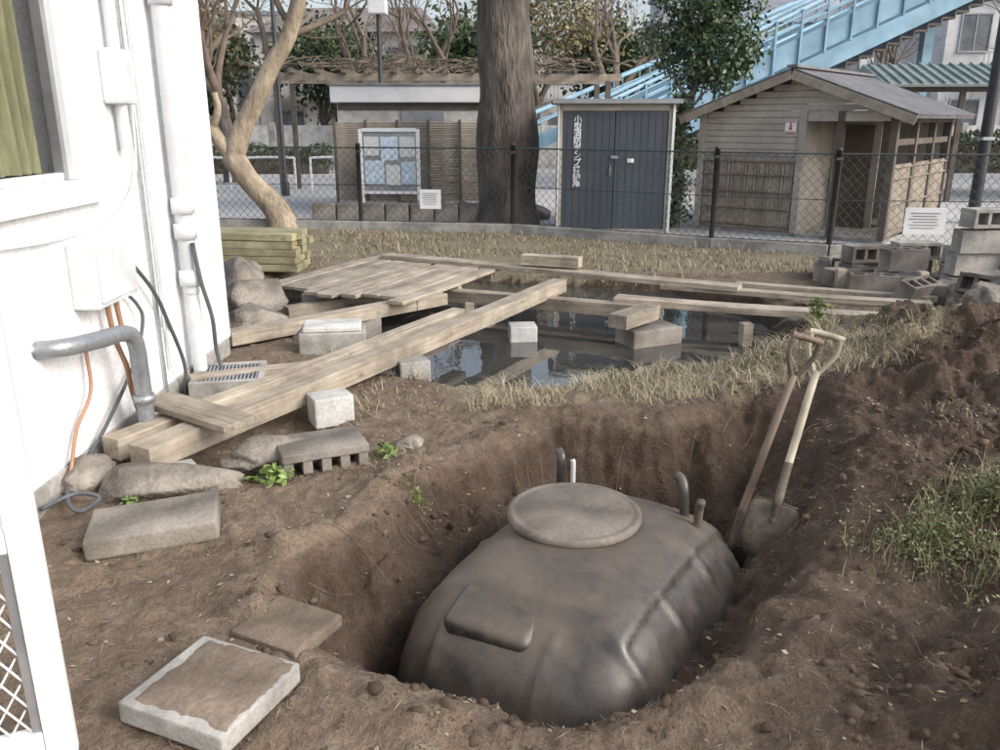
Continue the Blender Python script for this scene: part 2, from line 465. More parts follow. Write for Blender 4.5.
# ------------------------------------------------------------------ clods, litter, roots, grass
ico = bmesh.new(); bmesh.ops.create_icosphere(ico, subdivisions=1, radius=1.0)
IV = np.array([v.co[:] for v in ico.verts]); IF = np.array([[v.index for v in f.verts] for f in ico.faces]); ico.free()
def scatter_clods(name, n, sampler, smin, smax, cfun, mat=M_clod, pw=3.0):
    P = sampler(n)
    hz = height(P[:,0], P[:,1])
    s = smin*(smax/smin)**(rng.random(len(P))**pw)
    V = IV[None]*(1+0.8*(rng.random((len(P), len(IV), 1))-0.5))
    sc = s[:,None]*(0.6+0.9*rng.random((len(P),3))); sc[:,2] *= 0.7
    V = V*sc[:,None,:]
    a = rng.random(len(P))*6.28; ca, sa = np.cos(a)[:,None], np.sin(a)[:,None]
    vx = V[:,:,0]*ca-V[:,:,1]*sa; vy = V[:,:,0]*sa+V[:,:,1]*ca
    V = np.stack([vx+P[:,0:1], vy+P[:,1:2], V[:,:,2]+hz[:,None]+s[:,None]*0.05], -1)
    F = IF[None]+(np.arange(len(P))*len(IV))[:,None,None]
    c = np.repeat(cfun(len(P)), len(IV), 0)
    return mesh_np(name, V.reshape(-1,3), F.reshape(-1,3), mat, cols=c)
def samp_near(n):
    P = np.stack([rng.uniform(-2.0,3.6,n*4), 1.6+4.2*rng.random(n*4)**1.2], 1)
    _, d, q, m, f = height(P[:,0], P[:,1], True)
    w = 0.04+np.clip(m*3,0,1)+0.5*np.exp(-(d/.22)**2)
    w = w*np.clip(.4+4*fbm(P[:,0]+8,P[:,1],2.5,3),.03,1.5)
    w = w*(q<-.1)
    return P[rng.random(len(P)) < w][:n]
def dark_c(n):
    t = rng.random((n,1)); return np.array([[.055,.037,.025]])*(1-t)+np.array([[.135,.097,.069]])*t
def peb_c(n):
    t = rng.random((n,1)); return np.array([[.20,.17,.14]])*(1-t)+np.array([[.38,.35,.31]])*t
scatter_clods('soil_clods', 9500, samp_near, .003, .024, dark_c, pw=3.4)
scatter_clods('pebbles', 130, samp_near, .004, .014, peb_c)

def blades(name, P, hgt, wid, c1, c2, mat=M_grass, lean=0.6, base_z=None):
    n = len(P)
    z = height(P[:,0], P[:,1]) if base_z is None else base_z
    h = hgt*(0.3+1.1*rng.random(n)**1.5); a = rng.random(n)*6.28; ln = lean*h*(0.2+1.2*rng.random(n))
    dx, dy = np.cos(a)*ln, np.sin(a)*ln
    b = a+1.57+rng.normal(0,.5,n); wx, wy = np.cos(b)*wid, np.sin(b)*wid
    x, y = P[:,0], P[:,1]
    v0 = np.stack([x-wx, y-wy, z-.01], 1); v1 = np.stack([x+wx, y+wy, z-.01], 1)
    v2 = np.stack([x+dx*.35+wx*.8, y+dy*.35+wy*.8, z+h*.6], 1); v3 = np.stack([x+dx*.35-wx*.8, y+dy*.35-wy*.8, z+h*.6], 1)
    v4 = np.stack([x+dx+wx*.12, y+dy+wy*.12, z+h*(1-.25*rng.random(n))], 1); v5 = np.stack([x+dx-wx*.12, y+dy-wy*.12, v4[:,2]], 1)
    V = np.stack([v0,v1,v2,v3,v4,v5], 1)
    i0 = np.arange(n)*6
    F = np.concatenate([np.stack([i0,i0+1,i0+2,i0+3],1), np.stack([i0+3,i0+2,i0+4,i0+5],1)])
    t = rng.random((n,1)); c = np.array([c1])*(1-t)+np.array([c2])*t
    return mesh_np(name, V.reshape(-1,3), F, mat, cols=np.repeat(c, 6, 0))
def clumpy(n, x0, x1, y0, y1, thr=0.0, s=2.0, qm=.02):
    P = np.stack([rng.uniform(x0,x1,n), rng.uniform(y0,y1,n)], 1)
    _, d, q, m, f = height(P[:,0], P[:,1], True)
    k = (fbm(P[:,0]+77,P[:,1]+3,s,3)+rng.normal(0,.05,n) > thr) & (q < qm) & (f < .95) & (d < -.08)
    return P[k]
PF = clumpy(34000, -5, 6.5, 9.2, 14, -.02, 2.0)
blades('dry_grass', PF, .055, .005, (.16,.135,.08), (.39,.345,.245), lean=1.2)
PF2 = clumpy(5000, -5, 6.5, 9.2, 14, .10, 1.2)
blades('dry_grass', PF2, .12, .005, (.19,.16,.10), (.43,.385,.275), lean=.9)
PN = clumpy(15000, -.9, 3.0, 4.75, 6.5, .07, 1.9, .06)
blades('dry_grass', PN, .075, .0022, (.22,.19,.11), (.52,.46,.33), lean=1.7)
PE = clumpy(24000, -1.3, 3.0, 5.0, 6.8, -.01, 2.6, .08)
_, _, qe, _, _ = height(PE[:,0], PE[:,1], True); PE = PE[(qe > -.17)]
blades('dry_grass', PE, .10, .0025, (.20,.175,.10), (.50,.445,.31), lean=1.5)
PG = clumpy(3500, -.6, 3.0, 5.0, 6.7, .14, 2.4)
blades('green_grass', PG, .07, .0026, (.10,.12,.045), (.25,.26,.12), lean=.9)
PS = clumpy(7500, -1.9, 3.2, 3.8, 5.6, .11, 2.6)
blades('sparse_grass', PS, .040, .0016, (.17,.14,.085), (.42,.365,.25), lean=2.0)
def tuft(n, cx, cy, r):
    a = rng.random(n)*6.28; d = r*np.abs(rng.normal(0,.5,n))
    return np.stack([cx+np.cos(a)*d, cy+np.sin(a)*d*.8], 1)
def weeds(name, cx, cy, r, h, n, c1=(.06,.10,.025), c2=(.20,.26,.08), leaf=.016):
    P = tuft(n, cx, cy, r)
    k = fbm(P[:,0]*1+3, P[:,1]+9, 1.6/r*.8, 3) > -.08
    P = P[k] if k.sum() > n*.2 else P
    n = len(P)
    z = height(P[:,0], P[:,1]); t = rng.random(n)
    dens = np.clip(1-np.hypot(P[:,0]-cx, P[:,1]-cy)/r*.5, .2, 1)
    C = np.stack([P[:,0]+rng.normal(0,.015,n), P[:,1]+rng.normal(0,.015,n), z+h*t*dens], 1)
    u = rng.normal(0,1,(n,3)); u[:,2] *= .5; u /= np.linalg.norm(u,axis=1)[:,None]
    w = np.cross(u, rng.normal(0,1,(n,3))); w /= np.linalg.norm(w,axis=1)[:,None]
    s = leaf*(.5+rng.random((n,1)))
    V = np.stack([C-u*s, C+w*s*.45, C+u*s, C-w*s*.45], 1)
    tt = rng.random((n,1)); c = np.array([c1])*(1-tt)+np.array([c2])*tt
    i0 = np.arange(n)*4
    e = group(name, (0,0,0))
    mesh_np('leaves', V.reshape(-1,3), np.stack([i0,i0+1,i0+2,i0+3],1), M_leaf, cols=np.repeat(c,4,0), parent=e)
    b = blades('stems', P[:max(20,n//4)], h*1.1, .0016, (.20,.18,.09), (.42,.36,.22), lean=.6)
    b.parent = e
    return e
weeds('weed_patch', 1.72, 2.92, .36, .10, 2000, (.075,.095,.035), (.20,.225,.10), .010)
weeds('weed_patch', 2.0, 3.12, .42, .11, 2000, (.075,.095,.035), (.20,.225,.10), .010)
weeds('weed_patch', 1.85, 2.60, .30, .08, 900, (.085,.10,.04), (.22,.22,.11), .009)
weeds('weed_patch', -1.12, 3.74, .13, .07, 220, (.10,.16,.04), (.25,.34,.10), .022)
weeds('weed_patch', -.60, 4.06, .08, .08, 130, (.08,.13,.03), (.2,.28,.08), .02)
weeds('weed_patch', -.40, 3.66, .05, .14, 90, (.08,.13,.03), (.2,.28,.08), .014)
weeds('weed_patch', 2.62, 6.75, .14, .28, 320, (.08,.14,.03), (.2,.3,.08), .020)
weeds('weed_patch', -1.7, 3.5, .06, .06, 60, (.1,.16,.04), (.2,.3,.1), .014)

def litter(n):
    P = np.stack([rng.uniform(-2.0,3.4,n), rng.uniform(1.7,6.2,n)], 1)
    _, d, q, m, f = height(P[:,0], P[:,1], True); P = P[(q<0)]
    n = len(P); z = height(P[:,0], P[:,1])
    C = np.stack([P[:,0],P[:,1],z+.004], 1)
    a = rng.random(n)*6.28; u = np.stack([np.cos(a),np.sin(a),rng.normal(0,.25,n)],1); w = np.stack([-np.sin(a),np.cos(a),rng.normal(0,.3,n)],1)
    long = rng.random((n,1)) < .75
    s = .005+.009*rng.random((n,1)); l = np.where(long, s*2.8, s); k = np.where(long, .0008, s*.6)
    V = np.stack([C-u*l, C+w*k, C+u*l, C-w*k], 1)
    t = rng.random((n,1)); c = np.array([[.12,.085,.05]])*(1-t)+np.array([[.46,.39,.28]])*t
    i0 = np.arange(n)*4
    mesh_np('leaf_litter', V.reshape(-1,3), np.stack([i0,i0+1,i0+2,i0+3],1), M_grass, cols=np.repeat(c,4,0))
litter(6500)
V, F = [], []
def rootpath(x, y, L, steps=8, up=.004):
    a = random.random()*6.28; pts = []
    for i in range(steps):
        pts.append((x, y, H(x,y)+up+random.uniform(0,.012)))
        a += random.uniform(-.5,.5); x += math.cos(a)*L/steps; y += math.sin(a)*L/steps
    return pts
for i in range(70):
    x, y = random.uniform(-1.6,2.8), random.uniform(1.9,5.4)
    tube_data(V, F, rootpath(x,y,random.uniform(.10,.35)), [.0016-.0001*k for k in range(8)], 4)
for i in range(30):
    k = random.randrange(len(PIT)); a = PIT[k]; b = PIT[(k+1)%len(PIT)]; t = random.random()
    x, y = a[0]*(1-t)+b[0]*t, a[1]*(1-t)+b[1]*t
    cxp, cyp = .45, 3.3
    dx, dy = (cxp-x)*.14, (cyp-y)*.14
    pts = [(x,y,H(x,y)), (x+dx*.5,y+dy*.5,H(x+dx*.5,y+dy*.5)+.015), (x+dx,y+dy,H(x+dx,y+dy)+.02)]
    tube_data(V, F, smooth_path(pts,3), [.0014]*7, 4)
mesh_np('exposed_roots', [tuple(v) for v in V], F, pm('root_fibre',(.18,.13,.085),(.34,.25,.17),9,.8,0))

# ------------------------------------------------------------------ buried tank
def tank():
    e = group('septic_tank', (.365,3.11,-.595), -32)
    nu, nv = 200, 130
    V = []
    sx, sy, sz = .59, .82, .64
    for j in range(nv+1):
        ph = math.pi*j/nv
        for i in range(nu):
            th = 2*math.pi*i/nu
            d = (math.sin(ph)*math.cos(th), math.sin(ph)*math.sin(th), math.cos(ph))
            p = 4.0; q = 3.2
            hor = (abs(d[0])**p+abs(d[1])**p)**(1/p)
            r = 1/((hor**q+abs(d[2])**q)**(1/q))
            x, y, z = d[0]*r, d[1]*r, d[2]*r
            x *= sx; y *= sy; z *= sz
            tz = max(0, z/sz)
            x *= 1-.11*tz**1.6; y *= 1-.10*tz**1.6
            nrm = Vector((d[0]/sx, d[1]/sy, d[2]/sz)).normalized()
            o = 0
            side = 1-min(1, max(0, (tz-.82)/.15))
            for c in (-.50, -.16, .20, .52):
                o += side*.012*math.exp(-(((y-c)/.020)**4))
            for c in (-.28, .16):
                if abs(y) > .55: o += side*.010*math.exp(-(((x-c)/.018)**4))
            o -= .008*math.exp(-((z+.02)/.012)**2)
            o += .012*math.exp(-(((z-.02)/.018)**4))
            if z > .3:
                a = max(abs(x+.02)/.42, abs(y-.06)/.57)
                o += .020*max(0, min(1, (1-a)/.07))
            o += .008*noise.noise(Vector((x*3,y*3,z*3)))
            V.append((x+nrm.x*o, y+nrm.y*o, z+nrm.z*o))
    F = []
    for j in range(nv):
        for i in range(nu):
            F.append((j*nu+i, (j+1)*nu+i, (j+1)*nu+(i+1)%nu, j*nu+(i+1)%nu))
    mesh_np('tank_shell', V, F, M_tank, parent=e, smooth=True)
    def soft_box(name, size, bev, loc, rot):
        bm = bmesh.new(); r = bmesh.ops.create_cube(bm, size=1.0); bmesh.ops.scale(bm, vec=size, verts=r['verts'])
        bmesh.ops.bevel(bm, geom=list(bm.edges), offset=bev, segments=5, affect='EDGES', profile=.5)
        bm_obj(name, bm, M_tank, e, loc, rot, True)
    soft_box('moulded_pad', (.37,.24,.13), .045, (-.10,-.54,.500), (R(18),0,R(3)))
    lathe('lid_collar', [(.262,-.12),(.262,.0),(.27,.012),(.25,.012)], M_tank, e, (-.11,.09,.640))
    ML = pm('dusty_lid', (.165,.14,.118), (.26,.23,.198), 7, .8, .4, .004, stain=.4, fine=50)
    lathe('lid', [(.262,.0),(.286,.003),(.290,.012),(.289,.028),(.280,.036),(.268,.037),(.262,.034),(.248,.034),(.242,.037),(.12,.039),(.05,.038),(0,.038)], ML, e, (-.11,.09,.655))
    tube('vent_stub', smooth_path([(-.36,.44,.55),(-.36,.44,.70),(-.365,.45,.755),(-.39,.47,.77)],5), .022, M_tank, e, 12)
    tube('vent_stub_2', smooth_path([(-.29,.43,.55),(-.29,.43,.73),(-.295,.43,.76)],5), .012, M_pvc, e, 10)
    tube('pipe_stub', smooth_path([(.25,.48,.55),(.24,.48,.70),(.22,.50,.75),(.19,.51,.765)],5), .022, M_tank, e, 12)
    tube('pipe_stub_2', smooth_path([(.33,.42,.52),(.335,.41,.66),(.345,.40,.72)],5), .019, M_shovelm, e, 12)
    return e
tank()

# ------------------------------------------------------------------ shovels
def shovel(tip, top, mh, roll, blade_w=.21):
    tip = Vector(tip); top = Vector(top)
    L = (top-tip).length
    e = bpy.data.objects.new('shovel', None); COL.objects.link(e)
    zax = (top-tip).normalized()
    yax = Vector((math.sin(roll), math.cos(roll), 0)); yax = (yax-zax*yax.dot(zax)).normalized()
    xax = yax.cross(zax)
    e.matrix_world = Matrix((xax, yax, zax)).transposed().to_4x4()
    e.location = tip
    bl = .29; nu, nv = 14, 16; V = []; F = []
    for s in (0, 1):
        for j in range(nv+1):
            t = j/nv
            w = blade_w*.5*(min(1, math.sqrt(max(0,1-(1-min(1,t/.38))**2))*.92+.08))
            if t > .86: w *= 1-(t-.86)*1.2
            for i in range(nu+1):
                u = -1+2*i/nu
                y = -.030*(1-u*u)*(.4+.6*t)+.02*(1-t)**2 + s*.004
                V.append((u*w, y, t*bl))
    off = (nu+1)*(nv+1)
    for j in range(nv):
        for i in range(nu):
            a = j*(nu+1)+i
            F.append((a,a+1,a+nu+2,a+nu+1)); F.append((off+a,off+a+nu+1,off+a+nu+2,off+a+1))
    for j in range(nv):
        for i in (0, nu):
            a = j*(nu+1)+i; F.append((a,a+nu+1,off+a+nu+1,off+a))
    for i in range(nu):
        for j in (0, nv):
            a = j*(nu+1)+i; F.append((a,a+1,off+a+1,off+a))
    mesh_np('blade', V, F, M_shovelm, parent=e, smooth=True)
    for s in (-1, 1):
        tube('foot_tread_%d'%(1 if s<0 else 2), [(s*.02,-.025,bl),(s*blade_w*.42,0,bl-.004)], .007, M_shovelm, e, 8)
    tube('socket', smooth_path([(0,-.03,.20),(0,-.028,.30),(0,-.012,.36),(0,0,.48)],5), [.008+.0125*min(1,k/6) for k in range(16)], M_shovelm, e, 12)
    hz = L-.19
    tube('shaft', [(0,0,.42),(0,0,.6),(0,0,hz)], .019, mh, e, 12)
    for s in (-1, 1):
        tube('handle_fork_%d'%(1 if s<0 else 2), smooth_path([(0,0,hz-.03),(s*.026,0,hz+.02),(s*.062,0,hz+.09),(s*.068,0,hz+.18)],5), .012, M_shovelm if mh is M_handled else mh, e, 10)
    tube('grip', [(-.080,0,hz+.175),(-.03,0,hz+.178),(.03,0,hz+.178),(.080,0,hz+.175)], .0155, mh, e, 12)
    return e
shovel((1.20,3.42,H(1.20,3.42)-.02), (1.53,3.76,.75), M_handle, .25, .23)
shovel((1.03,3.58,H(1.03,3.58)+.20), (1.41,3.68,.755), M_handled, -.15, .23)

# ------------------------------------------------------------------ timber
def plank(name, p0, p1, w, t, mat=M_wood, parent=None, roll=0.0):
    p0 = Vector(p0); p1 = Vector(p1); d = p1-p0; L = d.length
    bm = bmesh.new()
    r = bmesh.ops.create_cube(bm, size=1.0); bmesh.ops.scale(bm, vec=(L,w,t), verts=r['verts'])
    es = [e for e in bm.edges]
    bmesh.ops.bevel(bm, geom=es, offset=min(.006,t*.2), segments=2, affect='EDGES', profile=.6)
    le = [e for e in bm.edges if abs(e.verts[0].co.x-e.verts[1].co.x) > L*.8]
    bmesh.ops.subdivide_edges(bm, edges=le, cuts=12)
    s = random.random()*50
    for v in bm.verts:
        x = v.co.x
        v.co.y += .010*noise.noise(Vector((x*.7+s,0,0))); v.co.z += .010*noise.noise(Vector((x*.7+s,5,0)))
    ob = bm_obj(name, bm, mat, parent, (p0+p1)/2)
    rz = math.atan2(d.y, d.x); ry = -math.atan2(d.z, math.hypot(d.x,d.y))
    ob.rotation_euler = (roll, ry, rz)
    return ob
plank('wooden_beam', (-1.78,3.80,.10), (.60,8.15,.13), .150, .125)
plank('wooden_beam', (-1.98,3.93,.10), (-.35,6.92,.11), .125, .115)
plank('wooden_beam', (-2.02,5.15,.06), (-.75,5.85,.03), .12, .09)
plank('wooden_board', (-1.93,4.42,.20), (-1.34,4.02,.195), .21, .038)
plank('wooden_board', (-1.35,9.75,.17), (2.3,7.85,.16), .20, .05)
plank('wooden_board', (1.08,7.62,.10), (3.45,6.72,.10), .20, .06)
plank('wooden_board', (1.6,8.15,.12), (3.9,7.35,.10), .16, .05)
plank('wooden_board', (2.4,8.35,.10), (4.1,7.65,.09), .12, .05)
plank('timber_block', (.25,8.95,.26), (.85,8.72,.26), .16, .11)
plank('timber_block', (.98,6.75,.08), (1.32,7.15,.08), .18, .12)
plank('wooden_beam', (-.75,8.3,.02), (1.45,7.35,.03), .14, .12)
plank('wooden_beam', (-2.15,6.35,.05), (-.55,7.85,.06), .15, .11)
plank('wooden_beam', (-2.0,7.6,-.02), (-.5,8.7,.04), .12, .10)
dk = group('wooden_deck', (-2.30,8.05,.10), 0)
for i in range(9):
    ox, oy = i*.195*.90, -i*.195*.43
    st = random.uniform(-.12,.12)
    plank('deck_board_%d'%(i+1), (ox+.42*st, oy+.9*st, .025+random.uniform(-.004,.006)), (ox+.42*(2.1+st)+random.uniform(-.05,.05), oy+.9*(2.1+st), .03), .170, .035, M_wood, dk)
for k, s in enumerate((.25,1.05,1.85)):
    plank('joist_%d'%(k+1), (.42*s-.05, .9*s+.02, -.045), (.42*s+1.45, .9*s-.70, -.045), .09, .10, M_wood, dk)
st = group('timber_stack', (-2.88,9.85,.0), -8)
for lay in range(5):
    for j in range(4):
        plank('timber_%d_%d'%(lay+1,j+1), (-.58+random.uniform(-.04,.04), -.22+j*.15, .06+lay*.088), (.55+random.uniform(-.05,.05), -.22+j*.15, .06+lay*.088), .14, .082, M_woodnew, st)
def post(x, y, z0, z1, s=.09):
    return box('wooden_post', (s,s,z1-z0), (x,y,(z0+z1)/2), M_wood, rot=(0,0,R(random.uniform(-20,20))), bev=.006)
post(2.12,6.95,-.4,.03); post(3.42,6.90,-.1,.24); post(4.08,7.95,-.1,.30); post(3.5,8.45,-.1,.24); post(2.95,6.7,-.2,.05); post(1.2,7.9,-.5,.05); post(-.3,8.05,-.5,-.02)

# ------------------------------------------------------------------ concrete items
def cblock(loc, rz, size=(.46,.18,.22), mat=M_conc, lay=0):
    L, W, Ht = size; bm = bmesh.new(); s = .034
    add_box(bm, (L,s,Ht), (0,W/2-s/2,0), .003); add_box(bm, (L,s,Ht), (0,-W/2+s/2,0), .003)
    for k in range(4):
        x = -L/2+s/2+k*(L-s)/3
        add_box(bm, (s,W-2*s-.002,Ht-.004), (x*(.985),0,0), .002)
    return bm_obj('concrete_block', bm, mat, None, loc, (R(lay), 0, R(rz)))
# orderly stack near the right edge
for lay in range(4):
    for j in range(3 if lay < 3 else 2):
        cblock((4.62+j*.48+.03*lay+random.uniform(-.02,.02), 8.12+random.uniform(-.03,.03), .13+lay*.222), random.uniform(-5,6)+6, lay=90 if (lay+j)%3 == 0 else 0, mat=random.choice([M_conc,M_concd]))
bp = [(4.2,8.6,.11,-20,90),(3.9,8.95,.11,30,0),(4.05,8.25,.11,-35,90),(4.5,9.1,.11,10,0),(4.9,9.0,.11,60,0),(5.0,9.0,.33,40,90),(3.7,8.75,.10,15,90),(4.3,7.85,.12,50,90),
      (3.75,8.25,.11,-12,0),(5.3,9.1,.11,25,0),(5.3,9.1,.33,5,0),(4.2,8.6,.31,12,0),(3.95,7.75,.14,35,20),(4.35,7.3,.24,-60,70),(4.7,7.1,.32,15,10),(4.55,9.1,.33,-4,90),(3.6,9.2,.10,70,0),(4.0,9.4,.1,-30,90),(3.95,8.95,.32,12,90),(4.6,7.6,.26,10,90)]
for x, y, z, r, l in bp: cblock((x,y,z+max(0,H(x,y))*.5), r+random.uniform(-4,4), lay=l, mat=random.choice([M_conc,M_concd,M_concd]))
e = group('slotted_concrete_block', (-.93,4.0,.065), 24)
boxes('top', [((.44,.30,.045),(0,0,.03))], M_concd, e, bev=.008)
boxes('webs', [((.05,.28,.072),(-.19+i*.095,0,-.03)) for i in range(5)], M_concd, e, bev=.006)
cblock((-1.72,8.05,-.02), 20, mat=M_concw)
def slab(name, loc, size, rz, mat, tilt=(0,0)):
    return box(name, size, loc, mat, rot=(R(tilt[0]),R(tilt[1]),R(rz)), bev=.012)
e = group('paving_slab', (-.87,2.12,.045), -23)
box('slab_body', (.38,.36,.07), (0,0,0), M_conc, e, bev=.008)
MDT = pm('dirt_film', (.15,.115,.085), (.25,.20,.155), 6, .95, .6, .006, stain=.3)
bm = bmesh.new(); bmesh.ops.create_grid(bm, x_segments=60, y_segments=60, size=.5)
for v in bm.verts:
    rr = max(abs(v.co.x), abs(v.co.y))*2
    n = noise.fractal(Vector((v.co.x*5,v.co.y*5,3)),1,2,4)
    v.co = Vector((v.co.x*.352+.012, v.co.y*.335+.010, .0315+.012*(1-rr**6)+.005*n))
bm_obj('earth_cover', bm, MDT, e, smooth=True)
slab('buried_slab', (-.74,2.50,H(-.74,2.50)-.010), (.30,.24,.05), -30, MDT, (3,-3))
slab('flat_stone', (-1.47,3.2,.05), (.52,.30,.09), 16, M_concd, (2,-3))
rock('boulder', (-1.62,3.66,.03), (.36,.13,.11), 3, rz=8)
rock('boulder', (-1.20,3.98,.06), (.24,.15,.10), 5, rz=25)
rock('boulder', (-2.02,3.72,.03), (.16,.12,.11), 11, rz=25)
slab('concrete_pad', (-1.66,3.78,-.01), (.32,.2,.10), 35, M_concw)
slab('concrete_pier', (-1.02,4.72,.04), (.24,.18,.18), 28, M_concw)
slab('concrete_pier', (-1.30,6.28,.03), (.50,.34,.24), 8, M_conc)
slab('concrete_cap', (-1.30,6.28,.172), (.44,.29,.04), 8, M_concw)
slab('concrete_pier', (.20,7.15,-.14), (.24,.22,.22), 5, M_concw)
slab('concrete_pier', (-.62,5.65,.0), (.22,.18,.16), 20, M_conc)
slab('concrete_pier', (1.30,7.05,-.12), (.5,.3,.20), 25, M_concd)
slab('concrete_pier', (-1.25,7.3,-.05), (.3,.25,.25), 25, M_concd)
for i, (x,y,z,a,b,c,s) in enumerate([(-2.45,7.9,.0,.36,.30,.30,2),(-2.2,7.25,-.05,.30,.24,.2,7),(-2.75,8.7,.02,.35,.3,.28,9),(-1.6,6.75,-.05,.22,.18,.14,4),
        (-1.05,5.75,-.02,.18,.14,.10,6),(3.9,6.5,.30,.26,.2,.17,8),(4.25,6.75,.30,.24,.22,.2,10),(3.55,6.25,.26,.16,.14,.1,12),(4.4,7.5,.12,.3,.2,.18,13),
        (2.75,7.3,-.08,.25,.2,.15,14),(2.1,5.8,-.02,.08,.07,.04,15),(-.5,4.25,.0,.09,.07,.05,16),(-2.9,9.2,.0,.3,.3,.2,17),(3.6,5.6,.32,.14,.12,.1,19),(2.9,5.5,.22,.07,.06,.05,20),(4.7,7.0,.25,.3,.25,.2,21)]):
    rock('rock', (x,y,z), (a,b,c), s, rz=i*37)
e = group('drain_grate', (-1.80,5.28,.03), 12)
boxes('frame', [((.46,.04,.14),(0,.21,0)),((.46,.04,.14),(0,-.21,0)),((.04,.38,.136),(.21,0,0)),((.04,.38,.136),(-.21,0,0))], M_conc, e, bev=.004)
boxes('grating', [((.012,.375,.03),(-.18+i*.024,0,.05)) for i in range(16)]+[((.376,.012,.02),(0,-.12+.12*i,.045)) for i in range(3)], M_steel, e)
box('pit_floor', (.38,.38,.01), (0,0,-.05), M_black, e)

# ------------------------------------------------------------------ fence
def fence():
    e = group('mesh_fence', (0,0,0))
    V, F = [], []
    pts = [Vector((x,y,0)) for x,y in FL]
    seg = []; L = 0
    for a, b in zip(pts, pts[1:]): seg.append((L, a, b)); L += (b-a).length
    def at(s):
        for l, a, b in reversed(seg):
            if s >= l:
                d = (b-a); return a+d*min(1,(s-l)/d.length)
        return pts[0]
    sp = .060; n = int(L/sp); H0, H1 = .14, 1.27; ks = 18
    for i in range(n):
        sgn = 1 if i % 2 else -1
        pp = []
        for k in range(ks+1):
            s = i*sp + (sp*.5)*(sgn if k%2 else -sgn)
            p = at(max(0,min(L-.01,s))); pp.append((p.x, p.y+(.004*sgn), H0+(H1-H0)*k/ks))
        tube_data(V, F, pp, .0042, 3, False)
    mesh_np('chain_mesh', [tuple(v) for v in V], F, M_fence, parent=e)
    V, F = [], []
    for z in (.14, .70, 1.28):
        tube_data(V, F, [(p.x,p.y,z) for p in pts], .012 if z>1 else .006, 6)
    mesh_np('rails', [tuple(v) for v in V], F, M_fence, parent=e)
    for k, p in enumerate(pts):
        r = .036
        lathe('fence_post_%d'%(k+1), [(r,-.1),(r,1.32),(r*1.15,1.32),(r*1.1,1.345),(0,1.36)], M_black, e, (p.x,p.y,0), n=14)
        box('clamp_%d'%(k+1), (.09,.09,.035), (p.x,p.y,1.22), M_black, e)
    for k in range(len(pts)-1):
        a, b = pts[k], pts[k+1]; d = b-a
        box('kerb_%d'%(k+1), (d.length-.004,.14,.26), ((a.x+b.x)/2,(a.y+b.y)/2,0.0), M_conc, e, (0,0,math.atan2(d.y,d.x)), .012)
fence()
def hung_sign(x, y, z, w, h, rz):
    e = group('notice_sign', (x,y,z), rz)
    box('plate', (w,.008,h), (0,0,0), M_whitem, e, bev=.003)
    boxes('lettering', [((w*(.7-.12*(i%2)),.004,h*.03),(-.02*w*(i%3),-.007,h*(.3-.11*i))) for i in range(6)], M_alu, e)
hung_sign(-1.10,13.33,.50,.34,.30,-8)
hung_sign(5.42,10.70,.46,.50,.34,-8)

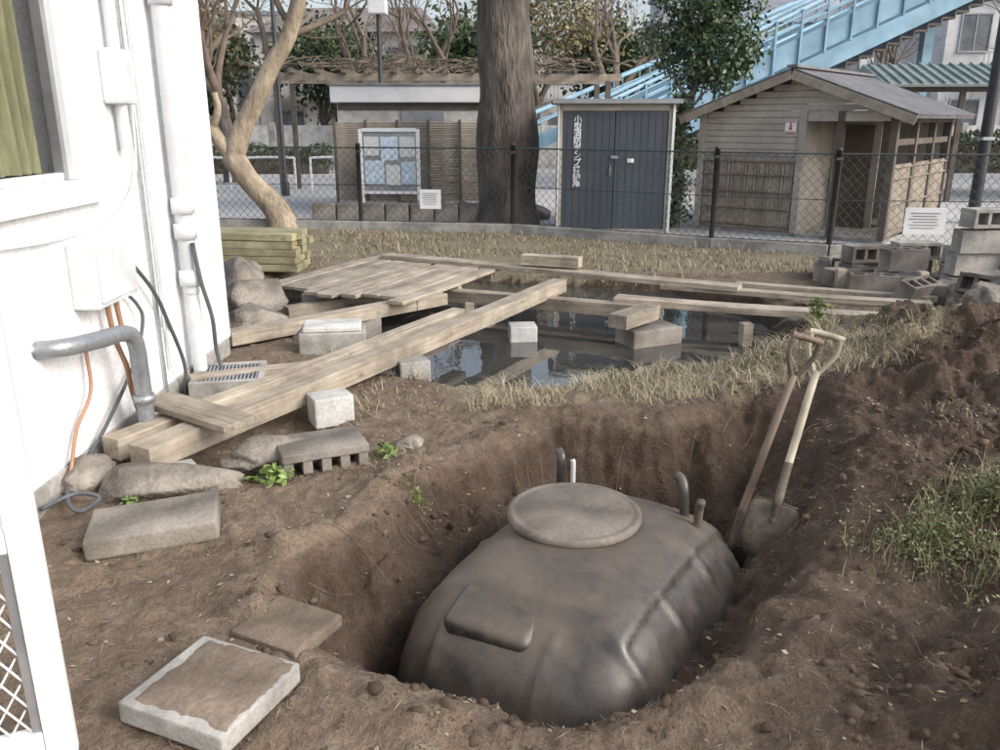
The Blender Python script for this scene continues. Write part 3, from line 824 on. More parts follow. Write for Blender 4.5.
# ------------------------------------------------------------------ house (left)
def house():
    e = group('white_house', (-2.1,0,0))
    T = -.22
    def w(n, y0, y1, z0, z1, x0=T, x1=0.0, m=M_white): return span(n, x0, x1, y0, y1, z0, z1, m, e, .0)
    w('wall_lower', -3, 6.2, -.6, 1.36)
    w('wall_far', 4.26, 6.2, 1.36, 6)
    w('wall_near', -3, 2.2, 1.36, 6)
    w('wall_upper', 2.2, 4.26, 3.0, 6)
    span('gable_wall', -6, T, 5.98, 6.197, -.6, 6, M_white, e, 0)
    span('back_wall', -6.2, -6, -3, 6.2, -.6, 6, M_white, e, 0)
    span('near_wall', -6, T, -3.0, -2.8, -.6, 6, M_white, e, 0)
    span('roof_slab', -6.5, .35, -3.3, 6.5, 6.0, 6.2, M_roof, e, .01)
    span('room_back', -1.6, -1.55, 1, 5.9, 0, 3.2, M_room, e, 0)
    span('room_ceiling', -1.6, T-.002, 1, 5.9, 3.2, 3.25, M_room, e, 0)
    span('plinth', -.0, .018, -3, 6.19, -.6, .10, M_conc, e, .004)
    span('frame_right', -.05, .022, 4.17, 4.36, 1.42, 3.05, M_whitem, e)
    span('frame_right_inner', -.06, -.008, 4.13, 4.168, 1.42, 3.0, M_alu, e)
    span('frame_sill', -.10, .060, 2.15, 4.40, 1.30, 1.418, M_whitem, e)
    span('frame_left', -.10, .022, 2.15, 2.25, 1.42, 3.05, M_whitem, e)
    span('sash_bottom', -.06, -.012, 2.25, 4.128, 1.42, 1.455, M_whitem, e)
    V, F = [], []; n = 200
    for i in range(n+1):
        y = 2.3+(4.04-2.3)*i/n
        for j in range(12):
            t = j/11
            am = .032*(1-.35*t)
            x = -.085+am*math.sin(i*.52+.9*math.sin(i*.13)+.3*t*math.sin(i*.07))+.008*math.sin(i*1.1+t*4)
            V.append((x, y+(1-t)*.03*math.sin(i*.05), 1.46+1.5*t))
    for i in range(n):
        for j in range(11):
            a = i*12+j; F.append((a,a+12,a+13,a+1))
    mesh_np('curtain', V, F, M_curtain, parent=e, smooth=True)
    lathe('downpipe', [(.055,.62),(.055,5.9)], M_pvc, e, (.085,5.35,0), n=20)
    lathe('downpipe_lower', [(.045,-.1),(.045,.72)], M_pvc, e, (.085,5.35,0), n=20)
    for k, z in enumerate((.72,1.02,1.18,2.4)):
        lathe('pipe_joint_%d'%(k+1), [(.055,-.05),(.070,-.05),(.072,.0),(.070,.05),(.055,.05)], M_pvc, e, (.085,5.35,z), n=20)
    lathe('vent_pipe', [(.03,1.55),(.03,5.9)], M_pvc, e, (.05,4.72,0), n=14)
    span('vent_box', .0, .10, 4.62, 4.84, 1.78, 2.06, M_box, e, .02)
    lathe('conduit', [(.013,.2),(.013,3.5)], M_pvc, e, (.03,5.02,0), n=8)
    lathe('conduit_2', [(.010,-.1),(.010,3.5)], M_steel, e, (.02,4.93,0), n=8)
    span('meter_box', 0, .13, 4.0, 4.46, .80, 1.12, M_box, e, .012)
    span('meter_lid', .13, .145, 4.03, 4.43, .83, 1.09, M_box, e, .004)
    span('corner_trim', -.02, .02, 6.14, 6.22, .10, 6, M_whitem, e, .006)
    tube('gas_pipe', smooth_path([(-.02,3.62,.70),(.10,3.68,.70),(.16,3.9,.68),(.18,4.1,.66),(.20,4.18,.60),(.20,4.2,.40),(.20,4.2,-.05)],5), .043, M_steel, e, 14)
    lathe('pipe_flange', [(.043,-.02),(.056,-.02),(.056,.02),(.043,.02)], M_steel, e, (.20,4.2,.28), n=16)
    tube('gas_hose', smooth_path([(.06,4.22,.82),(.07,4.24,.6),(.12,4.22,.45),(.10,4.3,.25),(.16,4.3,-.02)],6), .014, M_hose, e)
    tube('gas_hose_2', smooth_path([(.06,4.32,.82),(.08,4.33,.6),(.13,4.38,.42),(.09,4.42,.2),(.14,4.45,-.02)],6), .014, M_hose, e)
    tube('cable', smooth_path([(.02,3.2,1.20),(.03,3.9,1.16),(.03,4.4,1.20),(.03,4.8,1.35),(.03,4.9,1.7),(.03,4.92,2.4)],6), .007, M_pvc, e, 6)
    tube('cable_2', smooth_path([(.03,4.55,1.0),(.06,4.8,.75),(.05,5.0,.5),(.08,5.1,.2),(.06,5.1,-.02)],6), .012, M_hosed, e, 8)
    tube('cable_3', smooth_path([(.03,4.5,.8),(.05,4.6,.7),(.06,4.62,.6),(.04,4.5,.4),(.05,4.1,.2),(.03,3.8,.05)],6), .010, M_hosed, e, 8)
    tube('cable_4', smooth_path([(.14,5.3,.95),(.17,5.3,.7),(.20,5.35,.45),(.19,5.4,.2),(.24,5.4,-.02)],6), .014, M_hosed, e, 8)
    tube('cable_5', smooth_path([(.03,4.0,.62),(.05,3.95,.4),(.03,3.8,.25),(.05,3.65,.08)],6), .009, M_hose, e, 8)
house()
tube('garden_hose', smooth_path([(-2.05,3.6,.03),(-1.95,3.42,.03),(-1.86,3.35,.035),(-1.85,3.5,.03),(-1.97,3.52,.04),(-2.06,3.38,.03)],6), .010, M_hosed)

def gate():
    e = group('white_mesh_gate', (-1.17,1.90,0), 203)
    span('stile', 0,.075,-.02,.02,.03,1.9, M_whitem, e, .004)
    span('stile_2', .92,.99,-.02,.02,.03,1.9, M_whitem, e, .004)
    span('bottom_rail', .076,.919,-.018,.018,.05,.12, M_whitem, e, .004)
    span('top_rail', .076,.919,-.018,.018,1.82,1.89, M_whitem, e, .004)
    span('mid_rail', .076,.919,-.018,.018,.66,.72, M_whitem, e, .004)
    span('solid_panel', .076,.919,-.006,.006,.72,1.82, M_whitem, e, .0)
    span('inner_stile', .076,.10,-.012,.012,.12,.66, M_alu, e, .002)
    V, F = [], []
    for s in (-1, 1):
        x = -.7
        while x < 1.6:
            a = (x, .12); b = (x+s*.54*.62, .66)
            pts = []
            for k in range(41):
                t = k/40; px = a[0]+(b[0]-a[0])*t; pz = a[1]+(b[1]-a[1])*t
                if .10 <= px <= .92: pts.append((px, s*.003, pz))
            if len(pts) > 2: tube_data(V, F, [pts[0], pts[len(pts)//2], pts[-1]], .0035, 4)
            x += .05
    mesh_np('lattice', [tuple(v) for v in V], F, M_whitem, parent=e)
gate()

# ------------------------------------------------------------------ background structures
def pump_store():
    e = group('pump_storage_shed', (.90,13.15,0), -2)
    W, D, Ht = 1.70, 1.1, 1.93
    span('back', 0, W, D-.03, D, 0, Ht, M_siding, e); span('side_left', 0,.05,.0,D-.03,0,Ht,M_siding,e); span('side_right', W-.05,W,.0,D-.03,0,Ht,M_siding,e)
    span('frame_top', .05, W-.05, 0, .06, Ht-.10, Ht, M_siding, e); span('frame_base', .05,W-.05,0,.06,0,.06,M_conc,e)
    for k, (a, b) in enumerate(((.054,W/2-.006),(W/2+.006,W-.054))):
        span('door_%d'%(k+1), a, b, .02, .05, .062, Ht-.102, M_pump, e)
        boxes('door_ribs_%d'%(k+1), [((.014,.006,Ht-.26),(a+.07+i*(b-a-.14)/6,.0175,(Ht)/2-.01)) for i in range(7)], M_pump, e)
    span('door_frame_l', -.02,-.001,-.03,.08,0,Ht,M_whitem,e)
    span('door_frame_r', W+.001,W+.04,-.03,.08,0,Ht,M_whitem,e)
    box('handle', (.02,.03,.14), (W/2-.06,-.0,.95), M_alu, e); box('latch', (.12,.02,.04), (W/2,.0,1.15), M_alu, e)
    box('label', (.10,.006,.06), (W/2+.25,.006,1.1), M_whitem, e)
    span('roof', -.10, W+.12, -.12, D+.08, Ht+.002, Ht+.07, M_roof, e, .01)
    span('roof_trim', -.11, W+.13, -.135, -.121, Ht-.0, Ht+.06, M_alu, e)
    c = bpy.data.curves.new('lettering', 'FONT'); c.body = '\n'.join('小型消防ポンプ格納庫'); c.size = .125; c.space_line = .84; c.align_x = 'CENTER'; c.extrude = .002; c.offset = .0015
    t = bpy.data.objects.new('lettering', c); c.materials.append(M_whitem); t.location = (.28, .004, 1.66); t.rotation_euler = (R(90),0,0); link(t, e)
pump_store()

def hut():
    e = group('park_restroom', (3.2,13.6,0), -39.7)
    W, D, E, A = 2.86, 3.0, 1.80, 2.32
    span('floor', 0, W, 0, D, 0, .06, M_conc, e)
    bl = []
    z = 1.18
    while z < A-.05:
        zt = z+.045
        half = W/2 if z+.09 < E else (A-(z+.09))/(A-E)*W/2
        x0, x1 = max(.0, W/2-half)+.01, min(W, W/2+half)-.01
        if z < 1.68: x1 = min(x1, 1.54)
        if x1 > x0: bl.append(((x1-x0,.022,.084),((x0+x1)/2, 0.0, zt)))
        z += .092
    boxes('front_siding', bl, M_siding, e)
    span('front_backing', .02, 1.53, .02, .05, .06, 1.80, M_siding, e, 0)
    V, F = [], []
    for i in range(46):
        x = .10+i*1.38/45; tube_data(V, F, [(x,-.02,.08),(x+random.uniform(-.01,.01),-.022,1.12+random.uniform(-.02,.03))], .013, 6)
    mesh_np('bamboo_panel', [tuple(v) for v in V], F, M_bamboo, parent=e, smooth=True)
    V, F = [], []
    for z in (.15,.40,.65,.90,1.10):
        tube_data(V, F, [(.05,-.045,z),(1.52,-.045,z)], .014, 6)
    mesh_np('bamboo_battens', [tuple(v) for v in V], F, M_bambood, parent=e)
    for k, (x, y) in enumerate(((0,0),(1.58,0),(2.12,.0),(W-.02,0),(W-.02,1.0),(W-.02,2.0),(W-.02,D),(0,D))):
        box('post_%d'%(k+1), (.10,.10,1.76), (x,y,.06+.88), M_timberd if k not in (0,1) else M_siding, e, bev=.008)
    span('front_beam', 1.64, W-.08, -.04,.04, 1.68,1.80, M_siding, e)
    span('side_beam', W-.06, W+.02, .06, D-.06, 1.66, 1.78, M_timberd, e)
    span('left_wall', .0,.04,.06,D-.06,.06,1.80, M_siding, e)
    span('back_wall', .06, W-.08, D-.03, D+.01, .06, 1.80, M_siding, e)
    span('partition', 1.56,1.60,.06,1.6,.062,1.80, M_siding, e)
    span('inner_wall', 1.62,2.3,1.3,1.34,.062,1.80, M_siding, e)
    span('inner_door', 1.70,2.2,1.27,1.297,.064,1.62, M_timberd, e)
    V, F = [], []
    for s in range(3):
        for i in range(24):
            y = .08+s*1.0+i*.84/23; tube_data(V, F, [(W,y,.10),(W,y,1.10)], .012, 6)
    for z in (.2,.55,.9,1.06): tube_data(V, F, [(W+.02,.05,z),(W+.02,D-.05,z)], .013, 6)
    mesh_np('side_lattice', [tuple(v) for v in V], F, M_bamboo, parent=e)
    boxes('side_rail', [((.022,D-.2,.085),(W-.0,D/2,1.40))], M_timberd, e)
    box('wash_basin', (.4,.35,.5), (2.5,1.8,.31), M_whitem, e, bev=.06)
    ang = math.atan2(A-E, W/2); sl = math.hypot(A-E, W/2)+.30
    for k, s in enumerate((-1, 1)):
        bm = bmesh.new(); add_box(bm, (sl, D+.5, .05), (s*(sl/2-.0),0,0), .006)
        n = 9
        for i in range(n):
            add_box(bm, (sl/n+.015, D+.52, .018), (s*(sl/n*(i+.5)),0,.034-.0), .003)
        bm_obj('roof_slope_%d'%(k+1), bm, M_roof, e, (W/2+s*.006,D/2,A+.04), (0, s*ang, 0))
        bm = bmesh.new(); add_box(bm, (sl, .03, .12), (s*sl/2,0,0), .004)
        bm_obj('barge_board_%d'%(k+1), bm, M_bamboo, e, (W/2+s*.006,-.262,A-.01), (0, s*ang, 0))
    span('ridge_cap', W/2-.08, W/2+.08, -.27, D+.27, A+.085, A+.125, M_roof, e, .01)
    box('restroom_sign', (.17,.012,.17), (1.40,-.026,1.60), M_whitem, e)
    boxes('sign_figure', [((.028,.006,.06),(1.40,-.036,1.59)),((.05,.006,.02),(1.40,-.036,1.57)),((.022,.006,.03),(1.40,-.036,1.64)),((.14,.006,.012),(1.40,-.036,1.67)),((.14,.006,.012),(1.40,-.036,1.53))], M_red, e)
hut()

def notice_board():
    e = group('notice_board', (-2.42,14.95,0), -3)
    W = 1.0
    for k, x in enumerate((0, W)): box('leg_%d'%(k+1), (.06,.06,1.55), (x,0,.775), M_whitem, e)
    span('board', .031,W-.031,-.01,.02,.50,1.50, M_alu, e)
    span('frame_top', .031,W-.031,-.04,.03,1.502,1.56, M_whitem, e); span('frame_bottom', .031,W-.031,-.04,.03,.45,.498, M_whitem, e)
    pos = [(.06,.62,.34,.42,M_poster),(.43,.60,.25,.36,M_poster2),(.70,.62,.25,.40,M_poster),(.06,1.10,.26,.34,M_poster2),(.35,1.02,.30,.42,M_poster),(.68,1.08,.27,.36,M_poster2)]
    for k, (x, z, w, h, m) in enumerate(pos): span('poster_%d'%(k+1), x, x+w, -.018-.002*(k%2), -.013, z, z+h*.95, m, e, 0)
notice_board()
def bamboo_screen():
    e = group('bamboo_screen', (-2.98,15.5,0), 0)
    V, F = [], []
    for i in range(34):
        z = .30+i*1.34/33
        tube_data(V, F, [(0,0,z),(1.4,random.uniform(-.01,.01),z+random.uniform(-.01,.01)),(2.85,0,z)], .017, 6)
    mesh_np('horizontal_canes', [tuple(v) for v in V], F, M_bamboo, parent=e)
    for k in range(6): box('upright_%d'%(k+1), (.05,.05,1.7), (.02+k*.56,-.045,.85), M_bambood, e)
bamboo_screen()
e = group('white_storage_hut', (-3.05,16.3,0), 0)
span('body', 0,2.95,0,1.6,0,2.0,M_concw,e); span('fascia',-.1,3.05,-.12,1.7,2.002,2.30,M_whitem,e,.02); span('roof_edge',-.13,3.08,-.15,1.73,2.302,2.34,M_alu,e); span('door',1.2,2.0,-.03,-.002,.05,1.85,M_alu,e); span('dark_eave',0.02,2.9,-.02,-.001,1.87,1.998,M_timberd,e)
e = group('stone_planter', (-3.2,14.45,0), -3)
for i in range(8):
    box('stone_%d'%(i+1), (.40,.22,.34), (.2+i*.42,0,.17), M_concd, e, (0,0,R(random.uniform(-3,3))), .03)
for i in range(7):
    rock('rock', (-3.0+i*.6,14.9,.1), (.3,.2,.22), 30+i)

# ------------------------------------------------------------------ trees
def leaf_cloud(name, C, size, c1, c2, parent=None):
    n = len(C)
    u = rng.normal(0,1,(n,3)); u /= np.linalg.norm(u,axis=1)[:,None]
    w = np.cross(u, rng.normal(0,1,(n,3))); w /= np.linalg.norm(w,axis=1)[:,None]
    s = size*(.6+.8*rng.random((n,1)))
    V = np.stack([C-u*s, C+w*s*.5, C+u*s, C-w*s*.5], 1)
    t = rng.random((n,1)); c = np.array([c1])*(1-t)+np.array([c2])*t
    i0 = np.arange(n)*4
    return mesh_np(name, V.reshape(-1,3), np.stack([i0,i0+1,i0+2,i0+3],1), M_leaf, cols=np.repeat(c,4,0), parent=parent)
def clumps(c, r, nc, per, cr):
    out = []
    for i in range(nc):
        d = rng.normal(0,1,3); d /= np.linalg.norm(d); k = rng.random()**.45
        cc = np.array(c)+d*np.array(r)*k
        out.append(cc+rng.normal(0,1,(per,3))*cr*(.6+.8*rng.random()))
    return np.concatenate(out)
def grow(V, F, p, d, L, r, depth, spread=.6, upb=.15, tips=None, n=7, kids=3):
    pts = [Vector(p)]; rads = [r]; dd = Vector(d).normalized(); k = 4
    for i in range(k):
        dd = (dd+Vector((random.gauss(0,.14),random.gauss(0,.14),random.gauss(0,.10)+upb*.25))).normalized()
        pts.append(pts[-1]+dd*L/k); rads.append(r*(1-.38*(i+1)/k))
    tube_data(V, F, pts, rads, max(3,n), False)
    if depth == 0:
        if tips is not None: tips.append(pts[-1])
        return
    for j in range(kids):
        t = 1.0 if j == 0 else random.uniform(.45,1)
        q = pts[min(k, max(1,int(round(t*k))))]
        ax = Vector((random.gauss(0,1),random.gauss(0,1),random.gauss(0,.6))).normalized()
        nd = (dd+ax*spread*random.uniform(.6,1.3)+Vector((0,0,upb))).normalized()
        grow(V, F, q, nd, L*random.uniform(.62,.85), rads[-1]*(.85 if j==0 else .6), depth-1, spread, upb, tips, n-1, kids)
def tree(name, loc, trunk, mat, first, depth=4, leaf=None, spread=.6, kids=3):
    e = group(name, loc)
    V, F = [], []
    P = smooth_path([t[:3] for t in trunk], 5); rr = np.interp(np.linspace(0,1,len(P)), np.linspace(0,1,len(trunk)), [t[3] for t in trunk])
    tube_data(V, F, P, list(rr), 20)
    for i, v in enumerate(V):
        nn = noise.noise(Vector((v.x*2.2,v.y*2.2,v.z*1.1)))*.10*rr[min(len(rr)-1,i//20)]*2
        V[i] = v+Vector((nn,nn*.7,0))
    mesh_np('trunk', [tuple(v) for v in V], F, mat, parent=e, smooth=True)
    V, F = [], []; tips = []
    for (i, d, L, r) in first:
        grow(V, F, trunk[i][:3], d, L, r, depth, spread, .15, tips, 7, kids)
    if F: mesh_np('branches', [tuple(v) for v in V], F, mat if mat is M_barkp else M_twig, parent=e, smooth=True)
    if leaf and tips:
        c1, c2, per, cr, sz = leaf
        C = np.concatenate([np.array(t[:])+rng.normal(0,1,(per,3))*cr for t in tips])
        leaf_cloud('crown_leaves', C, sz, c1, c2, e)
    return e
tree('large_tree', (.14,14.25,0), [(0,0,-.1,.62),(0,0,.35,.52),(-.02,0,1.4,.48),(-.06,0,2.6,.45),(-.1,0,4.4,.40),(-.1,0,6.5,.33)], M_bark,
     [(5,(0,0,1),2.2,.2),(5,(1,.3,.6),2.4,.18),(4,(-1,.2,.6),2.6,.18),(4,(.4,1,.7),2.4,.18),(5,(-.6,-.4,.7),2.2,.15)], 3)
tree('pale_bark_tree', (-3.5,13.75,0), [(0,0,-.1,.25),(-.15,0,.3,.2),(-.55,0,.75,.18),(-.78,0,1.15,.19)], M_barkp, [], 1)
e = bpy.data.objects['pale_bark_tree']
tube('main_limb', smooth_path([(-.78,0,1.05),(-.62,0,1.5),(-.36,0,1.95),(-.05,0,2.5),(.25,0,2.95),(.50,0,3.7),(.6,0,4.6)],5), list(np.linspace(.17,.10,31)), M_barkp, e, 16)
tube('left_limb', smooth_path([(-.76,0,1.05),(-1.05,0,1.5),(-1.30,.05,1.95),(-1.40,.05,2.6),(-1.55,.05,3.5),(-1.5,.05,4.4)],5), list(np.linspace(.12,.07,26)), M_barkp, e, 14)
tube('stub_limb', smooth_path([(-1.08,0,1.55),(-.92,-.1,1.85),(-.95,-.1,2.1)],5), list(np.linspace(.07,.045,11)), M_barkp, e, 12)
V, F = [], []; tips = []
for p, d in (((.5,0,3.7),(.6,.2,.8)),((.25,0,2.95),(1,.3,.4)),((-1.5,0,3.2),(-.4,.2,1)),((.6,0,4.6),(0,.2,1)),((-.05,0,2.5),(-.4,.6,1)),((.3,0,3.1),(-.6,.3,.6))):
    grow(V, F, p, d, 1.0, .06, 4, .7, .1, tips, 6, 3)
mesh_np('branches', [tuple(v) for v in V], F, M_twig, parent=e, smooth=True)
leaf_cloud('dry_leaves', np.concatenate([np.array(t[:])+rng.normal(0,1,(5,3))*.12 for t in tips]), .035, (.16,.11,.04), (.40,.28,.10), e)
e = group('evergreen_tree', (2.86,13.75,0))
tube('trunk', smooth_path([(0,0,-.1),(.03,0,.8),(.0,0,1.6),(.25,.1,2.3),(.4,.1,3.1)],5), list(np.linspace(.09,.04,21)), M_bark, e, 10)
V, F = [], []; tips = []
for p, d in (((0,0,1.7),(.6,.1,.7)),((.1,0,2.0),(-.6,.2,.7)),((.25,.1,2.3),(.9,.1,.4)),((.3,.1,2.7),(-.4,-.3,.8)),((.4,.1,3.0),(.4,.2,.8)),((.4,.1,3.0),(-.2,.1,1))):
    grow(V, F, p, d, .46, .03, 3, .7, .1, tips, 6, 3)
mesh_np('branches', [tuple(v) for v in V], F, M_twig, parent=e)
C = clumps((.42,.15,3.0), (.76,.7,1.0), 80, 60, .085)
C2 = np.concatenate([np.array(t[:])+rng.normal(0,1,(22,3))*.12 for t in tips])
C3 = np.stack([rng.normal(0,.10,1300)+.0, rng.normal(0,.10,1300), rng.uniform(.1,2.1,1300)],1)
leaf_cloud('crown_leaves', np.concatenate([C,C2,C3]), .045, (.035,.062,.03), (.14,.20,.10), e)
specs = [('bare_tree',(-7.5,24),5.0,.22,None),('bare_tree',(-1.9,24),4.2,.25,None),('bare_tree',(3.6,27),5.0,.2,None),('autumn_tree',(-10,27),6,.25,((.16,.11,.05),(.36,.27,.12),6,.3,.08)),
         ('bare_tree',(-4.5,30),5.5,.25,None),('evergreen_tree',(-.6,31),3.2,.2,((.03,.055,.025),(.10,.15,.06),22,.5,.12)),('evergreen_tree',(8.0,33),3.0,.2,((.03,.05,.025),(.09,.14,.055),20,.5,.12)),
         ('bare_tree',(13,30),4.5,.2,None),('autumn_tree',(1.5,36),5,.25,((.12,.11,.05),(.30,.24,.11),12,.4,.10)),('evergreen_tree',(-14,33),3.0,.2,((.02,.04,.016),(.08,.12,.045),20,.5,.12)),
         ('bare_tree',(17,26),5,.22,None),('evergreen_tree',(-6.5,33),3.4,.2,((.03,.05,.025),(.10,.13,.06),18,.5,.12)),('evergreen_tree',(-10.5,35),3.6,.2,((.04,.05,.025),(.13,.14,.07),18,.5,.13)),('evergreen_tree',(4.3,38),3.6,.2,((.03,.05,.025),(.10,.14,.06),18,.5,.13))]
for nm, (x,y), hgt, r, leaf in specs:
    k = .45*hgt
    tree(nm, (x,y,0), [(0,0,-.1,r*1.2),(random.uniform(-.1,.1),0,k*.4,r),(random.uniform(-.3,.3),0,k,r*.85)], M_bark,
         [(2,(random.gauss(0,.6),random.gauss(0,.5),1),hgt*.36,r*.55) for _ in range(4)]+[(1,(random.gauss(0,1),.2,.6),hgt*.3,r*.4)], 4, leaf, spread=.75)
def hedge(x0, x1, y, h, d=.8):
    e = group('hedge', (x0,y,0)); L = x1-x0
    n = int(L*d*h*700)
    C = np.stack([rng.uniform(0,L,n), rng.uniform(0,d,n), rng.random(n)**.7*h],1)
    C[:,2] *= .8+.5*(fbm(C[:,0]+x0,C[:,1],1.5)+.4)
    leaf_cloud('leaves', C, .07, (.03,.05,.025), (.10,.14,.06), e)
    span('woody_core', .1, L-.1, .2, d-.2, 0, h*.75, M_timberd, e, .05)
hedge(-13,-5.5,27.5,.9); hedge(-4.5,1.0,29,1.3); hedge(3,9,30,1.2); hedge(11,20,28,1.3)

e = group('pergola', (-5.2,20,0), 2)
for k in range(5):
    for j, y in enumerate((0,1.8)): box('post_%d_%d'%(k+1,j+1), (.12,.12,2.55), (.1+k*1.9,y,1.27), M_timberd, e)
for j, y in enumerate((0,1.8)): span('beam_%d'%(j+1), -.3,8.0,y-.05,y+.05,2.552,2.70, M_bamboo, e)
for k in range(14): span('rafter_%d'%(k+1), -.1+k*.58,-.02+k*.58,-.4,2.2,2.703,2.79, M_bambood, e)
V, F = [], []
for i in range(60):
    x = random.uniform(-.2,8); y = random.uniform(-.3,2); pts = [(x,y,2.8)]
    for k in range(5): x += random.gauss(.1,.4); y += random.gauss(0,.3); pts.append((x,y,2.82+random.uniform(0,.28)))
    tube_data(V, F, smooth_path(pts,3), .013, 4)
mesh_np('wisteria_vines', [tuple(v) for v in V], F, M_twig, parent=e)

def lamp(x, y, hgt, head):
    e = group('street_lamp', (x,y,0))
    lathe('pole', [(.09,0),(.09,.3),(.055,.35),(.045,hgt)], M_black, e, n=14)
    if head:
        box('lamp_head', (.38,.38,.30), (0,0,hgt+.15), M_whitem, e, bev=.03); box('lamp_cap', (.44,.44,.05), (0,0,hgt+.33), M_black, e)
    else:
        tube('arm', [(0,0,hgt-.05),(.3,0,hgt+.15),(.9,0,hgt+.2)], .035, M_black, e); box('lamp_head', (.5,.18,.08), (1.1,0,hgt+.2), M_alu, e, bev=.02)
lamp(-4.95,19.6,5.5,False); lamp(-2.55,18.8,3.80,True)
e = group('utility_pole', (8.05,14.3,0)); lathe('pole', [(.10,0),(.075,6.5)], M_black, e, n=14); box('base_plate', (.3,.3,.04), (0,0,.02), M_alu, e); box('band', (.2,.2,.05),(0,0,1.4),M_alu,e)

def stairs():
    e = group('footbridge_stairs', (2.2,21.2,0), 4)
    sl = math.radians(24.5); L = 14.5; dz = math.tan(sl)
    Wd = 2.0
    for k, y in enumerate((0, Wd)):
        sgn = -1 if k == 0 else 1
        bm = bmesh.new(); add_box(bm, (L,.10,.40), (L/2,0,0), .01); bm_obj('stringer_%d'%(k+1), bm, M_blue, e, (0,y,.46), (0,-sl,0))
        bm = bmesh.new(); add_box(bm, (L-.4,.03,.50), (L/2,0,.0), .004); bm_obj('parapet_%d'%(k+1), bm, M_blue, e, (-.20,y,.93), (0,-sl,0))
        for q, (zz, rr) in enumerate(((1.28,.030),(1.50,.025),(1.78,.045))):
            tube('handrail_%d_%d'%(k+1,q+1), [(-.3,y,zz),(L*math.cos(sl)-.3,y,zz+L*math.sin(sl))], rr, M_blue, e)
        boxes('balusters_%d'%(k+1), [((.05,.05,1.25),(.1+i*.62,y+sgn*.05,1.16+(.4+i*.62)*dz)) for i in range(21)], M_blue, e)
    n = 40
    boxes('treads', [((.34,Wd-.11,.05),(.3+i*.325,Wd/2,.22+i*.325*dz)) for i in range(n)], M_timberd, e)
    boxes('risers', [((.03,Wd-.11,.13),(.14+i*.325,Wd/2,.17+i*.325*dz-.02)) for i in range(n)], M_roof, e)
    for k, x in enumerate((4.2,8.8,12.9)):
        box('column_%d'%(k+1), (.25,.25,x*dz+.15), (x,Wd/2,(x*dz+.15)/2), M_blue, e)
    xe = L*math.cos(sl); ze = L*math.sin(sl)+.5
    box('deck_slab', (8,Wd+.4,.5), (xe+3.9,Wd/2,ze), M_blue, e); box('deck_column', (.4,.4,ze-.25), (xe+3,Wd/2,(ze-.25)/2), M_blue, e)
    for y in (3.0, 4.2):
        tube('lower_rail', [(-3.2,y,1.0),(6.5,y,4.9)], .04, M_blue, e)
        tube('lower_mid_rail', [(-3.2,y,.7),(6.5,y,4.6)], .025, M_blue, e)
        bm = bmesh.new(); add_box(bm, (10.4,.07,.3), (5.2,0,0), .01); bm_obj('lower_stringer', bm, M_blue, e, (-3.2,y,.15), (0,-math.atan2(3.9,9.7),0))
        boxes('rail_posts', [((.035,.035,.95),(-3.1+i*.75,y,.55+i*.75*.402)) for i in range(13)], M_blue, e)
stairs()

e = group('bicycle_shelter', (9.3,18.2,0), -6)
for k in range(4):
    for j, y in enumerate((0,2.6)): box('post_%d_%d'%(k+1,j+1), (.10,.10,2.3), (.3+k*2.4,y,1.15), M_timberd, e)
bm = bmesh.new(); add_box(bm, (9.6,1.7,.06), (0,0,0), .01)
for i in range(44): add_box(bm, (.03,1.7,.05), (-4.7+i*.215,0,.05))
bm_obj('roof_slope_front', bm, M_roofg, e, (3.4,.42,2.60), (R(16),0,0))
bm = bmesh.new(); add_box(bm, (9.6,1.7,.06), (0,0,0), .01); bm_obj('roof_slope_rear', bm, M_roofg, e, (3.4,2.06,2.60), (R(-16),0,0))
span('front_beam', -1,8,-.06,.06,2.25,2.37,M_timberd,e)

# ------------------------------------------------------------------ far houses
def bg_house(name, x, y, w, d, h, wall, roof, rz=0, gable=True, floors=2):
    e = group(name, (x,y,0), rz)
    span('walls', 0,w,0,d,0,h,wall,e,.0)
    if gable:
        bm = bmesh.new(); o = .4; rh = w*.18
        a = [bm.verts.new(p) for p in ((-o,-o,h),(w+o,-o,h),(w+o,d+o,h),(-o,d+o,h),(w*.12,d/2,h+rh),(w*.88,d/2,h+rh))]
        for f in ((0,1,5,4),(2,3,4,5),(1,2,5),(3,0,4),(3,2,1,0)): bm.faces.new([a[i] for i in f])
        bm_obj('roof', bm, roof, e)
    else:
        span('roof',-.15,w+.15,-.15,d+.15,h+.002,h+.25,roof,e,.02)
    fh = h/floors; nw = max(2,int(w/2.2)); fr = []; gl = []
    for f in range(floors):
        for i in range(nw):
            cxw = (i+.5)*w/nw; z = f*fh+fh*.55; ww = w/nw*.5; wh = fh*.42
            gl.append(((ww,.02,wh),(cxw,-.012,z)))
            fr += [((ww+.12,.06,.06),(cxw,-.03,z+wh/2+.03)),((ww+.16,.09,.06),(cxw,-.045,z-wh/2-.03)),((.05,.06,wh),(cxw-ww/2-.03,-.03,z)),((.05,.06,wh),(cxw+ww/2+.03,-.03,z)),((.04,.045,wh-.01),(cxw,-.023,z))]
    boxes('window_glass', gl, M_glass, e); boxes('window_frames', fr, M_alu, e)
    if floors > 1:
        span('balcony', w*.1,w*.6,-.9,-.09,fh*.98,fh*1.02,M_conc,e); boxes('balcony_rails', [((.03,.03,.9),(w*.1+.1+i*.18,-.88,fh*1.02+.45)) for i in range(int(w*.5/.18))]+[((w*.5,.05,.05),(w*.35,-.88,fh*1.02+.93))], M_alu, e)
    return e
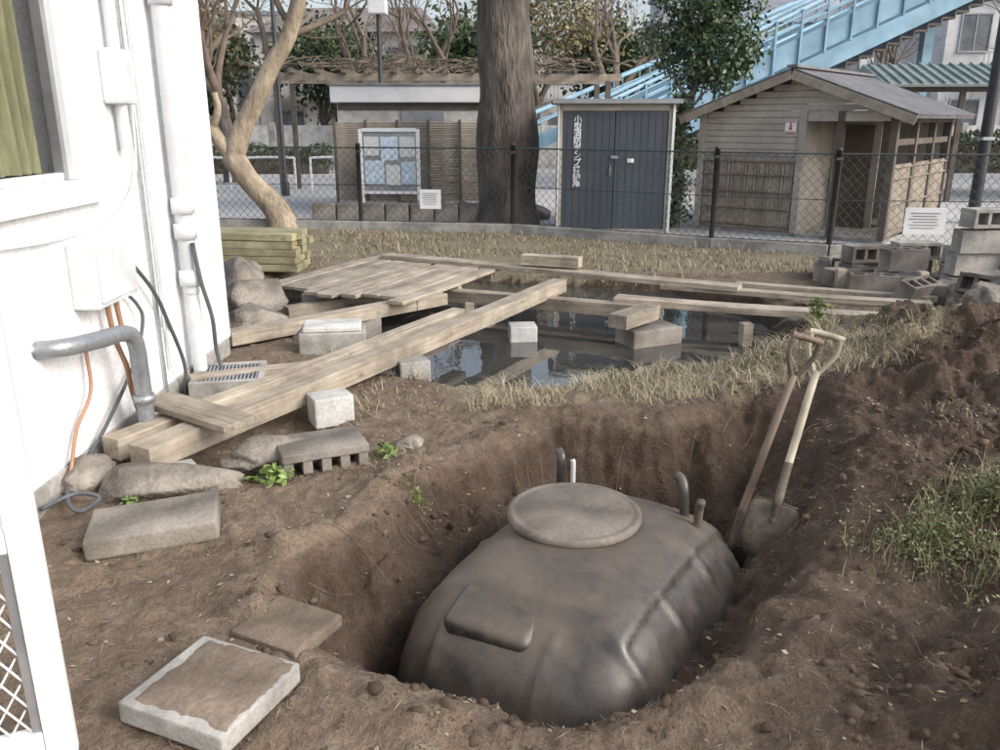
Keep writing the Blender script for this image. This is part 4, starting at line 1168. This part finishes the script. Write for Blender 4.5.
Wb = pm('house_wall_beige',(.50,.48,.45),(.60,.58,.55),2,.85,.1,.003); Wg = pm('house_wall_grey',(.44,.45,.47),(.54,.55,.57),2,.85,.1,.003); Ww = pm('house_wall_white',(.66,.66,.66),(.74,.74,.73),2,.85,.1,.003)
Rb = pm('blue_grey_roof',(.19,.21,.24),(.28,.30,.33),4,.6,.1,.004); Rr = pm('brown_roof',(.19,.165,.15),(.28,.245,.225),4,.6,.1,.004)
bg_house('grey_house', -21,37,9,7,5.0,Wg,Rb,4); bg_house('beige_house', -11,40,8,7,5.4,Wb,Rr,-3); bg_house('white_apartment', -2.5,44,9,8,5.2,Ww,Rb,2,False)
bg_house('beige_house', 7.5,42,9,7,6.0,Wb,Rb,-2); bg_house('white_house', 18,36,11,8,6.5,Ww,Rr,-4); bg_house('grey_apartment', 10,52,14,8,9,Wg,Rb,0,False,3); bg_house('grey_house', -34,42,11,8,6.0,Wg,Rb,8)
bg_house('grey_apartment', -30,56,16,8,8,Wb,Rb,3,False,3)
e = group('boundary_wall', (-25,31.5,0), 0)
for k in range(12):
    span('panel_%d'%(k+1), k*4.2, k*4.2+4.0, 0,.15,0,1.5, M_concw, e, .01); span('pilaster_%d'%(k+1), k*4.2+4.002,k*4.2+4.198,-.04,.19,0,1.6,M_conc,e,.01)
e = group('guard_rail', (-9.5,21,0), 3)
for k in range(6):
    tube('hoop_%d'%(k+1), smooth_path([(k*1.6,0,0),(k*1.6,0,.7),(k*1.6+.1,0,.8),(k*1.6+1.1,0,.8),(k*1.6+1.2,0,.7),(k*1.6+1.2,0,0)],4), .03, M_whitem, e, 8)

# ------------------------------------------------------------------ light, world, camera
sd = Vector((.80,-.38,.60)).normalized()
elev = math.asin(sd.z); az = math.atan2(sd.x, sd.y)
w = bpy.data.worlds.new('World'); scene.world = w; w.use_nodes = True
nt = w.node_tree; bg = nt.nodes['Background']
sky = nt.nodes.new('ShaderNodeTexSky'); sky.sky_type = 'NISHITA'; sky.sun_disc = False
sky.sun_elevation = elev; sky.sun_rotation = az; sky.dust_density = 4.0; sky.air_density = 1.0; sky.ozone_density = 1.0
hs = nt.nodes.new('ShaderNodeHueSaturation'); hs.inputs['Saturation'].default_value = .62; hs.inputs['Value'].default_value = 1.7
nt.links.new(sky.outputs[0], hs.inputs['Color']); nt.links.new(hs.outputs[0], bg.inputs[0])
bg.inputs[1].default_value = .15
sl = bpy.data.lights.new('sun', 'SUN'); sl.energy = 1.15; sl.angle = R(32); sl.color = (1,.975,.94)
so = bpy.data.objects.new('sun', sl); so.rotation_euler = sd.to_track_quat('Z','Y').to_euler(); COL.objects.link(so)
cam = bpy.data.cameras.new('camera'); cam.sensor_width = 36; cam.lens = 29.88; cam.clip_end = 1500; cam.clip_start = .05
co = bpy.data.objects.new('camera', cam); co.location = (0,0,1.7); co.rotation_euler = (R(90-17.1),0,0); COL.objects.link(co)
scene.camera = co
scene.view_settings.view_transform = 'Standard'; scene.view_settings.look = 'None'; scene.view_settings.exposure = 0
